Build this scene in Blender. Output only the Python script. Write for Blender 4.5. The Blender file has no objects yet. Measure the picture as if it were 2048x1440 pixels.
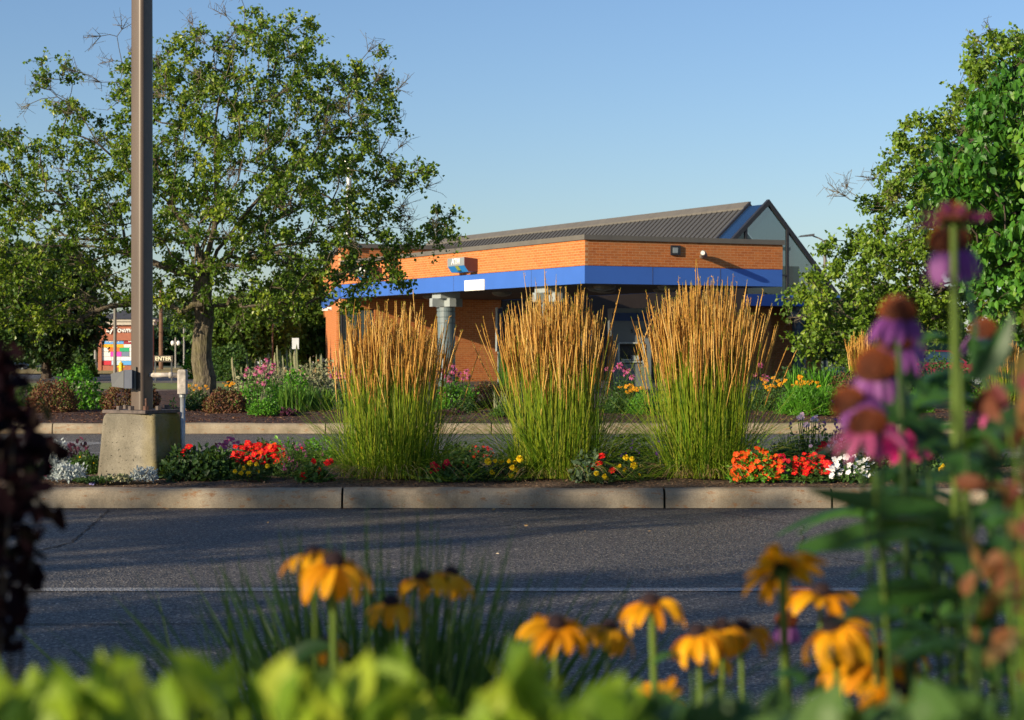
import bpy, math, random
import numpy as np
from mathutils import Vector, Matrix
R = math.radians
S = bpy.context.scene
COL = S.collection
rng = np.random.default_rng(7)
random.seed(7)

# ------------------------------------------------------------------ camera
F = 4000.0; HZ = 697.0; CZ = 1.28            # focal length in photo pixels, horizon row, eye height
cd = bpy.data.cameras.new('camera'); cam = bpy.data.objects.new('camera', cd); COL.objects.link(cam)
cam.location = (0, 0, CZ); cam.rotation_euler = (R(90), 0, 0)
cd.sensor_width = 36; cd.lens = F*36/2048
cd.shift_y = -(720-HZ)/2048
cd.clip_start = .05; cd.clip_end = 3000
cd.dof.use_dof = True; cd.dof.focus_distance = 17.5; cd.dof.aperture_fstop = 8.5
S.camera = cam
S.render.resolution_x = 1024; S.render.resolution_y = 720
S.view_settings.view_transform = 'Standard'; S.view_settings.look = 'None'
S.view_settings.exposure = 0.6; S.view_settings.gamma = 1
# ------------------------------------------------------------------ sky and sun
SAZ, SEL = R(50), R(16)                      # sun: left of straight-behind, height
w = bpy.data.worlds.new('World'); S.world = w; w.use_nodes = True
nt = w.node_tree; bg = nt.nodes['Background']
sky = nt.nodes.new('ShaderNodeTexSky'); sky.sky_type = 'NISHITA'; sky.sun_disc = False
sky.sun_elevation = SEL; sky.sun_rotation = math.pi+SAZ
sky.air_density = 1.0; sky.dust_density = 0.4; sky.ozone_density = 2.2
tn = nt.nodes.new('ShaderNodeMix'); tn.data_type = 'RGBA'; tn.blend_type = 'MULTIPLY'; tn.inputs[0].default_value = 1; tn.inputs[7].default_value = (.83, .93, 1.15, 1)
nt.links.new(sky.outputs[0], tn.inputs[6]); nt.links.new(tn.outputs[2], bg.inputs[0]); bg.inputs[1].default_value = 0.08
sd = bpy.data.lights.new('sun', 'SUN'); sun = bpy.data.objects.new('sun', sd); COL.objects.link(sun)
sd.energy = 5.0; sd.angle = R(.5); sd.color = (1, .83, .6)
sv = Vector((-math.sin(SAZ)*math.cos(SEL), -math.cos(SAZ)*math.cos(SEL), math.sin(SEL)))
sun.rotation_euler = sv.to_track_quat('Z', 'Y').to_euler()

# ------------------------------------------------------------------ helpers
def P(u, v, D):                              # photo pixel + distance -> world point
    return np.array([(u-1024)/F*D, D, CZ+(HZ-v)/F*D])
def X(u, D): return (u-1024)/F*D
def tag(o, label=None, cat=None, group=None, kind=None):
    if label: o['label'] = label
    if cat: o['category'] = cat
    if group: o['group'] = group
    if kind: o['kind'] = kind
    return o
def thing(name, label, cat, loc=(0, 0, 0), rz=0, group=None):
    o = bpy.data.objects.new(name, None); COL.objects.link(o)
    o.location = [float(c) for c in loc]; o.rotation_euler = (0, 0, rz); o.empty_display_size = .1
    return tag(o, label, cat, group)
def link(name, me, parent=None, loc=None, rot=None, sc=None):
    o = bpy.data.objects.new(name, me); COL.objects.link(o)
    if parent: o.parent = parent
    if loc is not None: o.location = [float(c) for c in loc]
    if rot is not None: o.rotation_euler = rot
    if sc is not None: o.scale = (sc, sc, sc) if np.isscalar(sc) else sc
    return o
def nrm(a):
    a = np.asarray(a, float); return a/np.maximum(np.linalg.norm(a, axis=-1, keepdims=True), 1e-9)

class MB:
    def __init__(s): s.v = []; s.n = 0; s.l = []; s.t = []; s.r = []; s.m = []
    def add(s, V, Fc, rnd=0.5, mi=0):        # V (n,3); Fc (m,k)
        V = np.asarray(V, float).reshape(-1, 3); Fc = np.asarray(Fc, int)
        s.v.append(V); s.l.append((Fc+s.n).ravel()); s.t.append(np.full(len(Fc), Fc.shape[1]))
        s.r.append(np.broadcast_to(np.asarray(rnd, float), (len(Fc),)).copy()); s.m.append(np.full(len(Fc), mi)); s.n += len(V)
    def inst(s, V, faces, rnd, mi=0):        # V (N,k,3), same faces for each
        N, k = V.shape[:2]
        for size in set(len(f) for f in faces):
            f = np.array([g for g in faces if len(g) == size])
            A = (f[None]+(np.arange(N)*k)[:, None, None]).reshape(-1, size)
            s.l.append((A+s.n).ravel()); s.t.append(np.full(len(A), size))
            s.r.append(np.repeat(np.broadcast_to(rnd, (N,)), len(f))); s.m.append(np.full(len(A), mi))
        s.v.append(V.reshape(-1, 3)); s.n += N*k
    def box(s, a, b, mi=0, rnd=.5, M=None):
        x0, y0, z0 = a; x1, y1, z1 = b
        V = np.array([(x0,y0,z0),(x1,y0,z0),(x1,y1,z0),(x0,y1,z0),(x0,y0,z1),(x1,y0,z1),(x1,y1,z1),(x0,y1,z1)], float)
        if M is not None: V = V@np.array(M.to_3x3()).T+np.array(M.translation)
        s.add(V, [(0,3,2,1),(4,5,6,7),(0,1,5,4),(1,2,6,5),(2,3,7,6),(3,0,4,7)], rnd, mi)
    def tubes(s, Pth, Rad, sides=5, rnd=.5, mi=0, cap=False):
        Pth = np.asarray(Pth, float); N, K = Pth.shape[:2]
        Rad = np.broadcast_to(np.asarray(Rad, float), (N, K))
        T = np.gradient(Pth, axis=1); T = nrm(T)
        h = np.where(np.abs(T[..., 2:3]) > .9, np.array([1., 0, 0]), np.array([0, 0, 1.]))
        A = nrm(np.cross(T, h)); B = np.cross(T, A)
        th = np.arange(sides)*2*np.pi/sides
        V = Pth[:, :, None]+Rad[:, :, None, None]*(A[:, :, None]*np.cos(th)[:, None]+B[:, :, None]*np.sin(th)[:, None])
        fs = [(k*sides+j, k*sides+(j+1) % sides, (k+1)*sides+(j+1) % sides, (k+1)*sides+j) for k in range(K-1) for j in range(sides)]
        if cap: fs += [tuple(range(sides))[::-1], tuple((K-1)*sides+j for j in range(sides))]
        s.inst(V.reshape(N, K*sides, 3), fs, rnd, mi)
    def ribbons(s, Pth, W, side=None, rnd=.5, mi=0, fold=.25):
        Pth = np.asarray(Pth, float); N, K = Pth.shape[:2]
        W = np.broadcast_to(np.asarray(W, float), (N, K)); T = nrm(np.gradient(Pth, axis=1))
        if side is None:
            a = rng.uniform(0, 2*np.pi, N); side = np.stack([np.cos(a), np.sin(a), 0*a], -1)
        sd_ = nrm(side[:, None]-T*np.sum(side[:, None]*T, -1, keepdims=True)); up = np.cross(sd_, T)
        L = Pth+sd_*W[..., None]*.5+up*W[..., None]*fold; Rr = Pth-sd_*W[..., None]*.5+up*W[..., None]*fold
        V = np.stack([L, Pth, Rr], 2).reshape(N, K*3, 3)
        fs = [(k*3+j, k*3+j+1, k*3+j+4, k*3+j+3) for k in range(K-1) for j in range(2)]
        s.inst(V, fs, rnd, mi)
    def leaves(s, pos, d, n, L, wr=.5, rnd=None, tmpl='oval', mi=0):
        N = len(pos); d = nrm(d); y = nrm(np.cross(n, d)); z = np.cross(d, y)
        L = np.broadcast_to(np.asarray(L, float), (N,))
        T, fs = TM[tmpl]
        T = np.array(T, float); T = T*np.array([1, wr, 1])
        V = pos[:, None]+L[:, None, None]*(T[None, :, 0:1]*d[:, None]+T[None, :, 1:2]*y[:, None]+T[None, :, 2:3]*z[:, None])
        s.inst(V, fs, rng.uniform(0, 1, N) if rnd is None else rnd, mi)
    def mesh(s, name, mats, smooth=False):
        me = bpy.data.meshes.new(name)
        V = np.concatenate(s.v); L = np.concatenate(s.l); T = np.concatenate(s.t)
        me.vertices.add(len(V)); me.vertices.foreach_set('co', V.ravel())
        me.loops.add(len(L)); me.loops.foreach_set('vertex_index', L.astype(np.int32))
        me.polygons.add(len(T)); st = np.concatenate([[0], np.cumsum(T)[:-1]])
        me.polygons.foreach_set('loop_start', st.astype(np.int32))
        me.polygons.foreach_set('loop_total', T.astype(np.int32))
        me.polygons.foreach_set('material_index', np.concatenate(s.m).astype(np.int32))
        me.polygons.foreach_set('use_smooth', np.full(len(T), smooth))
        me.update(calc_edges=True)
        at = me.attributes.new('rnd', 'FLOAT', 'FACE'); at.data.foreach_set('value', np.concatenate(s.r).astype(np.float32))
        for m in (mats if isinstance(mats, (list, tuple)) else [mats]): me.materials.append(m)
        return me
    def build(s, name, mats, parent=None, smooth=False, **k):
        return link(name, s.mesh(name, mats, smooth), parent, **k)
TM = {
 'rhomb': ([(0,0,0),(.45,.5,.08),(1,0,-.12),(.45,-.5,.08)], [(0,1,2),(0,2,3)]),
 'oval': ([(0,0,0),(.35,0,-.03),(.7,0,-.06),(1,0,-.16),(.28,.5,.05),(.66,.42,0),(.28,-.5,.05),(.66,-.42,0)],
          [(0,1,4),(1,2,5,4),(2,3,5),(0,6,1),(1,6,7,2),(2,7,3)]),
 'long': ([(0,0,0),(.25,0,.02),(.6,0,-.03),(1,0,-.2),(.22,.4,.06),(.55,.5,.02),(.82,.26,-.07),(.22,-.4,.06),(.55,-.5,.02),(.82,-.26,-.07)],
          [(0,1,4),(1,2,5,4),(2,3,6,5),(0,7,1),(1,7,8,2),(2,8,9,3)]),
 'petal': ([(0,-.14,0),(0,.14,0),(.45,-.42,.05),(.45,.42,.05),(.85,-.38,-.02),(.85,.38,-.02),(1,0,-.08),(.45,0,0)],
          [(0,1,3,7),(0,7,2),(7,3,5,6),(7,6,4,2)]),
}
# ------------------------------------------------------------------ materials
def newmat(name):
    m = bpy.data.materials.new(name); m.use_nodes = True
    t = m.node_tree; return m, t, t.nodes['Principled BSDF'], t.nodes['Material Output']
def node(t, ty, **k):
    n = t.nodes.new('ShaderNode'+ty)
    for a, b in k.items():
        if a.startswith('i_'): n.inputs[a[2:].replace('_', ' ')].default_value = b
        else: setattr(n, a, b)
    return n
def ramp(t, fac, stops):
    r = t.nodes.new('ShaderNodeValToRGB'); e = r.color_ramp.elements
    while len(e) < len(stops): e.new(.5)
    for x, (p, c) in zip(e, stops): x.position = p; x.color = (*c, 1) if len(c) == 3 else c
    t.links.new(fac, r.inputs[0]); return r.outputs[0]
def noise(t, scale, detail=4, coord='Object', rough=.6, vec=None, stretch=None):
    tc = node(t, 'TexCoord'); n = node(t, 'TexNoise'); n.inputs['Scale'].default_value = scale
    n.inputs['Detail'].default_value = detail; n.inputs['Roughness'].default_value = rough
    src = tc.outputs[coord]
    if stretch:
        mp = node(t, 'Mapping'); mp.inputs['Scale'].default_value = stretch; t.links.new(src, mp.inputs[0]); src = mp.outputs[0]
    t.links.new(src, n.inputs[0]); return n.outputs[0]
def mix(t, fac, a, b, mode='MIX'):
    m = node(t, 'Mix', data_type='RGBA', blend_type=mode)
    for i, x in ((0, fac), (6, a), (7, b)):
        if hasattr(x, 'links'): t.links.new(x, m.inputs[i])
        else: m.inputs[i].default_value = (*x, 1) if isinstance(x, tuple) and len(x) == 3 else x
    return m.outputs[2]
def bump(t, b, h, strength=.4, dist=.01):
    n = node(t, 'Bump'); n.inputs['Strength'].default_value = strength; n.inputs['Distance'].default_value = dist
    t.links.new(h, n.inputs['Height']); t.links.new(n.outputs[0], b.inputs['Normal'])
def flat(name, c, rough=.6, metal=0, var=.12, scale=6, bmp=0, bscale=60, spec=.5, emit=0, stretch=None):
    m, t, b, o = newmat(name)
    c2 = tuple(max(0, x*(1-var)) for x in c); c3 = tuple(min(1, x*(1+var)) for x in c)
    t.links.new(ramp(t, noise(t, scale, 5, stretch=stretch), [(.3, c2), (.7, c3)]), b.inputs['Base Color'])
    b.inputs['Roughness'].default_value = rough; b.inputs['Metallic'].default_value = metal
    b.inputs['Specular IOR Level'].default_value = spec
    if bmp: bump(t, b, noise(t, bscale, 4), bmp)
    if emit:
        b.inputs['Emission Color'].default_value = (*c, 1); b.inputs['Emission Strength'].default_value = emit
    return m
def leafmat(name, cols, trans=.35, rough=.5, spec=.3, tint=None):
    m, t, b, o = newmat(name)
    at = node(t, 'Attribute', attribute_name='rnd')
    n = len(cols); c = ramp(t, at.outputs['Fac'], [(i/max(1, n-1), x) for i, x in enumerate(cols)])
    t.links.new(c, b.inputs['Base Color'])
    b.inputs['Roughness'].default_value = rough; b.inputs['Specular IOR Level'].default_value = spec
    tr = node(t, 'BsdfTranslucent'); t.links.new(mix(t, .5, c, tint or (.25, .4, .03), 'MIX') if trans else c, tr.inputs[0])
    ms = node(t, 'MixShader'); ms.inputs[0].default_value = trans
    t.links.new(b.outputs[0], ms.inputs[1]); t.links.new(tr.outputs[0], ms.inputs[2]); t.links.new(ms.outputs[0], o.inputs[0])
    return m
M = {}
M['pear'] = leafmat('pear_leaf', [(.045,.105,.007),(.09,.175,.01),(.17,.265,.015),(.32,.38,.025)], .38, .4, .5)
M['pear2'] = leafmat('pear_leaf_right', [(.06,.12,.01),(.1,.19,.014),(.16,.27,.02),(.25,.33,.03)], .3, .45, .4)
M['bigleaf'] = leafmat('broad_leaf', [(.03,.11,.012),(.05,.17,.018),(.08,.24,.02),(.16,.3,.03)], .3, .45, .4)
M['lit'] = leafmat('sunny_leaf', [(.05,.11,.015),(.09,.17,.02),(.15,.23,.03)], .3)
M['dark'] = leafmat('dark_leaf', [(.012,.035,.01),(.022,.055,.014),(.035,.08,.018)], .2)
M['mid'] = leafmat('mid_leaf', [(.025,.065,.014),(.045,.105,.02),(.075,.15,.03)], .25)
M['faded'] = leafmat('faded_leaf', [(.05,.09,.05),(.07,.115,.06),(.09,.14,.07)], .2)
M['bright'] = leafmat('bright_leaf', [(.04,.15,.01),(.08,.26,.015),(.15,.38,.03)], .3, .4)
M['lime'] = leafmat('lime_leaf', [(.04,.1,.01),(.14,.25,.015),(.26,.38,.02),(.4,.48,.04)], .4, .5, .3, (.4,.5,.03))
M['barberry'] = leafmat('barberry_leaf', [(.05,.015,.01),(.13,.042,.022),(.16,.07,.03),(.09,.1,.02),(.2,.1,.05)], .15, .6, .3, (.3,.08,.02))
M['blade'] = leafmat('grass_blade', [(.06,.14,.01),(.13,.24,.012),(.25,.34,.025),(.4,.38,.08)], .3, .45)
M['stalk'] = leafmat('grass_stalk', [(.17,.27,.01),(.28,.38,.015),(.4,.44,.03),(.5,.42,.08)], .35, .5, .3, (.35,.42,.03))
M['plume'] = leafmat('grass_plume', [(.45,.22,.045),(.6,.33,.07),(.7,.42,.1),(.75,.52,.18)], .35, .7, .2, (.7,.35,.06))
M['iris'] = leafmat('iris_blade', [(.04,.13,.015),(.08,.2,.02),(.16,.3,.03)], .3)
M['silver'] = leafmat('silver_leaf', [(.28,.34,.34),(.4,.46,.46),(.52,.57,.56)], .15, .8, .1, (.5,.5,.45))
M['sage'] = leafmat('sage_leaf', [(.16,.2,.1),(.26,.29,.16),(.36,.36,.22),(.42,.36,.22)], .25, .8, .1, (.4,.4,.2))
M['purple_leaf'] = leafmat('purple_leaf', [(.03,.008,.02),(.06,.012,.035),(.11,.02,.06)], .15, .5)
M['smoke'] = leafmat('maroon_leaf', [(.005,.002,.004),(.009,.004,.006),(.014,.006,.008),(.006,.01,.005)], .1, .9, .05, (.1,.02,.02))
M['rust'] = leafmat('rust_leaf', [(.1,.025,.014),(.17,.055,.025),(.2,.09,.03),(.14,.13,.03),(.16,.035,.035)], .35, .55, .3, (.5,.16,.04))
M['stem'] = leafmat('stem_green', [(.08,.15,.016),(.14,.22,.03)], .15, .5)
M['stem_dark'] = leafmat('stem_dark_green', [(.03,.07,.015),(.05,.1,.02)], .1, .5)
M['conefl_leaf'] = leafmat('coneflower_leaf', [(.015,.05,.012),(.025,.085,.016),(.05,.14,.02)], .3, .45, .4)
M['dry'] = leafmat('dry_straw', [(.35,.22,.09),(.5,.36,.18)], .2, .8)
def petal(name, cols, trans=.35, tint=None): return leafmat(name, cols, trans, .55, .2, tint or cols[-1])
M['susan'] = petal('gold_petal', [(.75,.27,.004),(.85,.36,.006),(.95,.48,.012)])
M['susan_c'] = flat('dark_cone', (.028,.012,.014), .9, var=.4, scale=300, bmp=.5, bscale=600)
M['cone_pet'] = petal('mauve_petal', [(.18,.045,.22),(.26,.08,.3),(.36,.14,.38)])
M['cone_pink'] = petal('pink_petal', [(.5,.07,.2),(.6,.14,.28)])
M['cone_far'] = petal('magenta_petal', [(.42,.05,.17),(.55,.09,.25),(.66,.18,.36)])
M['cone_c'] = flat('orange_cone', (.11,.028,.008), .8, var=.5, scale=220, bmp=.8, bscale=500)
M['zinnia_m'] = petal('magenta_zinnia', [(.7,.03,.2),(.82,.06,.3)])
M['red'] = petal('red_petal', [(.55,.008,.012),(.72,.015,.015),(.8,.03,.02)])
M['crimson'] = petal('crimson_petal', [(.4,.004,.02),(.58,.008,.04)])
M['orange'] = petal('orange_petal', [(.75,.06,.008),(.85,.11,.015),(.9,.17,.03)])
M['white'] = petal('white_petal', [(.75,.78,.78),(.85,.86,.85)], .25)
M['yellow'] = petal('yellow_petal', [(.75,.5,.01),(.85,.66,.02)], .3)
M['violet'] = petal('violet_petal', [(.12,.02,.32),(.2,.05,.42)])
M['rose'] = petal('rose_petal', [(.45,.06,.32),(.6,.12,.38)])
M['palepink'] = petal('pale_pink_petal', [(.65,.38,.58),(.8,.6,.72)])
M['lav'] = petal('lavender_petal', [(.3,.3,.7),(.45,.42,.8)])
M['bark'] = flat('bark', (.12,.095,.06), .95, var=.45, scale=9, bmp=1, bscale=14, stretch=(3, 3, .5))
M['bark_dark'] = flat('dark_bark', (.055,.042,.03), .95, var=.4, scale=9, bmp=.8, bscale=30)
def mk_bark():
    m, t, b, o = newmat('grey_furrowed_bark')
    n1 = noise(t, 10, 8, stretch=(4, 4, .7)); n2 = noise(t, 2, 3)
    c = ramp(t, n1, [(.35, (.03,.025,.018)), (.5, (.11,.09,.06)), (.7, (.22,.19,.13))])
    t.links.new(mix(t, ramp(t, n2, [(.5, (0, 0, 0)), (.72, (.7, .7, .7))]), c, (.13,.12,.04), 'MIX'), b.inputs['Base Color'])
    b.inputs['Roughness'].default_value = .95; bump(t, b, n1, 1, .03); return m
M['bark_main'] = mk_bark()
def mk_brick(name, ax):
    m, t, b, o = newmat(name); tc = node(t, 'TexCoord'); sp = node(t, 'SeparateXYZ'); cb = node(t, 'CombineXYZ')
    t.links.new(tc.outputs['Object'], sp.inputs[0]); t.links.new(sp.outputs[ax], cb.inputs[0]); t.links.new(sp.outputs[2], cb.inputs[1])
    br = node(t, 'TexBrick'); t.links.new(cb.outputs[0], br.inputs[0])
    br.inputs['Color1'].default_value = (.58,.18,.045,1); br.inputs['Color2'].default_value = (.44,.12,.03,1)
    br.inputs['Mortar'].default_value = (.6,.34,.17,1); br.inputs['Scale'].default_value = 1
    br.inputs['Mortar Size'].default_value = .006; br.inputs['Brick Width'].default_value = .243; br.inputs['Row Height'].default_value = .078
    br.inputs['Bias'].default_value = -.1
    c = mix(t, ramp(t, noise(t, 1.2, 5), [(.42, (0, 0, 0)), (.75, (.5, .5, .5))]), br.outputs[0], (.46,.22,.08))
    c = mix(t, .35, c, ramp(t, noise(t, 9, 3), [(.3, (.55, .55, .55)), (.7, (1, 1, 1))]), 'MULTIPLY')
    t.links.new(c, b.inputs['Base Color']); b.inputs['Roughness'].default_value = .85; b.inputs['Specular IOR Level'].default_value = .25
    bump(t, b, br.outputs['Fac'], -.5, .006) if False else None
    return m
M['brick_x'] = mk_brick('orange_brick_front', 0); M['brick_y'] = mk_brick('orange_brick_side', 1)
M['blue'] = flat('blue_metal_fascia', (.045,.14,.5), .38, var=.05, scale=.8, spec=.5)
M['blue_side'] = M['blue']
M['trim'] = flat('bronze_metal_coping', (.13,.12,.1), .5, var=.12, scale=2)
M['roofmetal'] = flat('bronze_standing_seam', (.07,.073,.076), .5, var=.1, scale=.7)
M['seam'] = flat('dark_roof_seam', (.05,.047,.045), .6)
M['frame'] = flat('dark_window_frame', (.025,.025,.028), .4)
M['grey'] = flat('grey_painted_metal', (.3,.34,.34), .45, var=.1, scale=3)
M['colmetal'] = flat('satin_column_metal', (.13,.17,.18), .4, metal=.0, var=.12, scale=4, stretch=(1, 1, .1))
M['darkgrey'] = flat('dark_grey_metal', (.06,.065,.07), .5)
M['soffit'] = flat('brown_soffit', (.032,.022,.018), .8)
M['whitep'] = flat('white_panel', (.72,.7,.64), .6, var=.05)
M['sign_grey'] = flat('sign_grey', (.22,.25,.26), .5, var=.05)
M['sign_blue'] = flat('sign_blue', (.02,.2,.55), .4, var=.05)
M['sign_teal'] = flat('sign_teal', (.01,.25,.42), .4, var=.1)
M['sign_green'] = flat('sign_olive', (.25,.32,.06), .5)
M['maroon'] = flat('maroon_side', (.1,.03,.025), .6)
M['white_let'] = flat('white_letter', (.85,.85,.82), .5, var=.02)
M['black'] = flat('black_plastic', (.015,.015,.017), .5)
M['lens'] = flat('frosted_lens', (.12,.11,.09), .4)
def glass(name, c, rough=.06, alpha=None):
    m, t, b, o = newmat(name)
    t.links.new(ramp(t, noise(t, .35, 2), [(.3, tuple(x*.7 for x in c)), (.7, c)]), b.inputs['Base Color'])
    b.inputs['Roughness'].default_value = rough; b.inputs['Specular IOR Level'].default_value = 1.0
    b.inputs['IOR'].default_value = 1.8
    if alpha is not None: b.inputs['Alpha'].default_value = alpha
    return m
M['glass_dark'] = glass('tinted_window_glass', (.01,.03,.035))
M['glass_sky'] = glass('skylight_glass', (.01,.035,.1), .15)
M['glass_gable'] = glass('gable_glass', (.01,.05,.055), .03, .6)
def mk_pole():
    m, t, b, o = newmat('brown_painted_steel')
    n = noise(t, 5, 6, stretch=(1, 1, .15))
    tc = node(t, 'TexCoord'); sp = node(t, 'SeparateXYZ'); t.links.new(tc.outputs['Object'], sp.inputs[0])
    c = ramp(t, n, [(.3, (.08,.058,.042)), (.7, (.118,.087,.064))])
    ad = node(t, 'Math', operation='ADD'); t.links.new(sp.outputs[2], ad.inputs[0])
    ml = node(t, 'Math', operation='MULTIPLY'); t.links.new(noise(t, 14, 4), ml.inputs[0]); ml.inputs[1].default_value = .35; t.links.new(ml.outputs[0], ad.inputs[1])
    g = ramp(t, ad.outputs[0], [(.16, (1, 1, 1)), (.32, (0, 0, 0))])
    rust = ramp(t, noise(t, 30, 5), [(.45, (.03,.028,.026)), (.62, (.2,.06,.02))])
    t.links.new(mix(t, g, c, rust), b.inputs['Base Color']); b.inputs['Roughness'].default_value = .42
    return m
M['pole'] = mk_pole()
M['rust'+'y'] = flat('rusty_steel', (.1,.05,.035), .9, var=.5, scale=40)
M['plate'] = flat('base_plate_steel', (.09,.07,.06), .7, var=.5, scale=25)
def mk_conc(name, c, moss=0, rustst=0, pit=True):
    m, t, b, o = newmat(name)
    big = noise(t, 2.2, 6); fine = noise(t, 90, 4)
    a = ramp(t, big, [(.25, tuple(x*.62 for x in c)), (.5, c), (.75, tuple(min(1, x*1.25) for x in c))])
    a = mix(t, .6, a, ramp(t, noise(t, 1.3, 8, rough=.7, stretch=(1.6, 1.6, .5)), [(.38, (.45, .43, .4)), (.6, (1, 1, 1))]), 'MULTIPLY')
    a = mix(t, .55, a, ramp(t, fine, [(.3, (.45, .45, .45)), (.7, (1.0, 1.0, 1.0))]), 'MULTIPLY')
    if moss:
        tc = node(t, 'TexCoord'); sp = node(t, 'SeparateXYZ'); t.links.new(tc.outputs['Object'], sp.inputs[0])
        mm = node(t, 'Math', operation='MULTIPLY'); t.links.new(noise(t, 5, 5), mm.inputs[0]); t.links.new(sp.outputs[0], mm.inputs[1])
        a = mix(t, ramp(t, mm.outputs[0], [(.02, (0, 0, 0)), (.14, (1, 1, 1))]), a, (.22,.17,.03))
        a = mix(t, ramp(t, noise(t, 3.3, 5), [(.5, (0, 0, 0)), (.7, (.6, .6, .6))]), a, (.09,.085,.065))
    if rustst:
        a = mix(t, ramp(t, noise(t, 16, 8, rough=.8, stretch=(.5, 1, 1.3)), [(.55, (0, 0, 0)), (.62, (.8, .8, .8))]), a, (.26,.12,.045))
    pits = ramp(t, noise(t, 48, 3, rough=.5), [(.3, (0, 0, 0)), (.36, (1, 1, 1))])
    if pit: a = mix(t, .8, a, pits, 'MULTIPLY')
    t.links.new(a, b.inputs['Base Color']); b.inputs['Roughness'].default_value = .9; b.inputs['Specular IOR Level'].default_value = .2
    bump(t, b, fine, .5, .006); return m
M['conc'] = mk_conc('weathered_concrete', (.3,.275,.21), moss=1)
M['kerb'] = mk_conc('kerb_concrete', (.41,.345,.245), rustst=1, pit=False)
M['paving'] = mk_conc('tan_paving', (.34,.27,.19), pit=False)
def mk_asphalt(name, k=1., line=0):
    m, t, b, o = newmat(name)
    tc = node(t, 'TexCoord'); v = node(t, 'TexVoronoi'); v.inputs['Scale'].default_value = 85; t.links.new(tc.outputs['Object'], v.inputs[0])
    fine = ramp(t, v.outputs['Color'], [(.15, (.01*k, .0095*k, .009*k)), (.5, (.045*k, .041*k, .036*k)), (.8, (.11*k, .1*k, .085*k)), (1, (.3*k, .27*k, .22*k))])
    a = mix(t, .6, fine, ramp(t, noise(t, .8, 6), [(.3, (.6, .6, .6)), (.7, (1, 1, 1))]), 'MULTIPLY')
    if line:
        a = mix(t, ramp(t, noise(t, 70, 6, rough=.8), [(.4, (0, 0, 0)), (.56, (.85, .85, .85))]), a, (.5, .5, .48))
    t.links.new(a, b.inputs['Base Color']); b.inputs['Roughness'].default_value = .6; b.inputs['Specular IOR Level'].default_value = .45
    bump(t, b, v.outputs['Distance'], 1, .009); return m
M['asphalt'] = mk_asphalt('asphalt', 1.95); M['asphalt_l'] = mk_asphalt('pale_asphalt', 2.8)  # second mix is the same asphalt in a paler tone
M['line'] = mk_asphalt('worn_road_paint', 1, 1)
def mk_mulch(name, c1, c2, c3, sc=26):
    m, t, b, o = newmat(name); tc = node(t, 'TexCoord'); v = node(t, 'TexVoronoi'); v.inputs['Scale'].default_value = sc
    mp = node(t, 'Mapping'); mp.inputs['Scale'].default_value = (.6, 1.4, 1); t.links.new(tc.outputs['Object'], mp.inputs[0]); t.links.new(mp.outputs[0], v.inputs[0])
    t.links.new(ramp(t, v.outputs['Color'], [(.2, c1), (.6, c2), (1, c3)]), b.inputs['Base Color'])
    b.inputs['Roughness'].default_value = .95; bump(t, b, v.outputs['Distance'], 1, .03); return m
M['mulch'] = mk_mulch('red_brown_mulch', (.02,.008,.006), (.06,.024,.017), (.15,.07,.045))
M['soil'] = mk_mulch('dry_soil', (.05,.03,.018), (.15,.09,.055), (.3,.2,.12), 50)
M['lawn'] = flat('lawn', (.16,.2,.035), .9, var=.5, scale=5); M['drylawn'] = flat('dry_lawn', (.32,.24,.07), .9, var=.35, scale=2)
M['field'] = flat('far_ground', (.08,.1,.04), .95, var=.4, scale=.05)

def struct(name, mb, mat, **k):
    o = mb.build(name, mat, **k); o['kind'] = 'structure'; return o
def gridsheet(x0, x1, y0, y1, nx, ny, zf):
    m = MB(); xs = np.linspace(x0, x1, nx); ys = np.linspace(y0, y1, ny); Xg, Yg = np.meshgrid(xs, ys)
    V = np.stack([Xg, Yg, zf(Xg, Yg)], -1).reshape(-1, 3)
    i = np.arange(nx-1)[None]+np.arange(ny-1)[:, None]*nx; i = i.ravel()
    m.add(V, np.stack([i, i+1, i+1+nx, i+nx], -1)); return m
def lump(X_, Y_, a=.03, f=2.): return a*(np.sin(X_*f+1.3*np.sin(Y_*f*.7))*np.cos(Y_*f*1.3+np.sin(X_*f*.6)))
# ------------------------------------------------------------------ ground, roads, beds
struct('ground', gridsheet(-900, 900, -60, 1900, 3, 3, lambda x, y: x*0-.012), M['field'])
struct('road', gridsheet(-60, 60, 5.2, 16.02, 2, 2, lambda x, y: x*0), M['asphalt'])
struct('road', gridsheet(-60, 60, 20.5, 30.02, 2, 2, lambda x, y: x*0), M['asphalt_l'])
struct('parking_lot', gridsheet(-8, 70, 55, 140, 2, 2, lambda x, y: x*0+.002), M['asphalt'])
struct('road_marking', gridsheet(-30, 30, 10.52, 10.67, 2, 2, lambda x, y: x*0+.004), M['line'])
# lane markings on the drive behind the first bed
mk = MB(); mk.add([(-7.6,26.3,.004),(-5.9,26.15,.004),(-5.2,27.1,.004),(-6.4,27.6,.004),(-8.5,27.3,.004)], [(0,1,2,3,4)])
struct('arrow_marking', mk, M['line'])
struct('road_marking', gridsheet(-20, 4, 24.4, 24.55, 2, 2, lambda x, y: x*0+.004), M['line'])
struct('flower_bed', gridsheet(-30, 30, 16.1, 20.45, 300, 40, lambda x, y: .15+.055*np.sin(np.clip((y-16.1)/4.3, 0, 1)*math.pi)+lump(x, y, .012, 7)*np.clip((y-16.15)*3, 0, 1)), M['soil'])
struct('flower_bed', gridsheet(-25, 40, 30.16, 49, 160, 50, lambda x, y: .15+.1*np.clip((y-30.1)/2, 0, 1)+lump(x, y, .02, 3)), M['mulch'])
struct('flower_bed', gridsheet(-30, 30, -8, 5.0, 60, 20, lambda x, y: .13+lump(x, y, .02, 3)), M['soil'])
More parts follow.
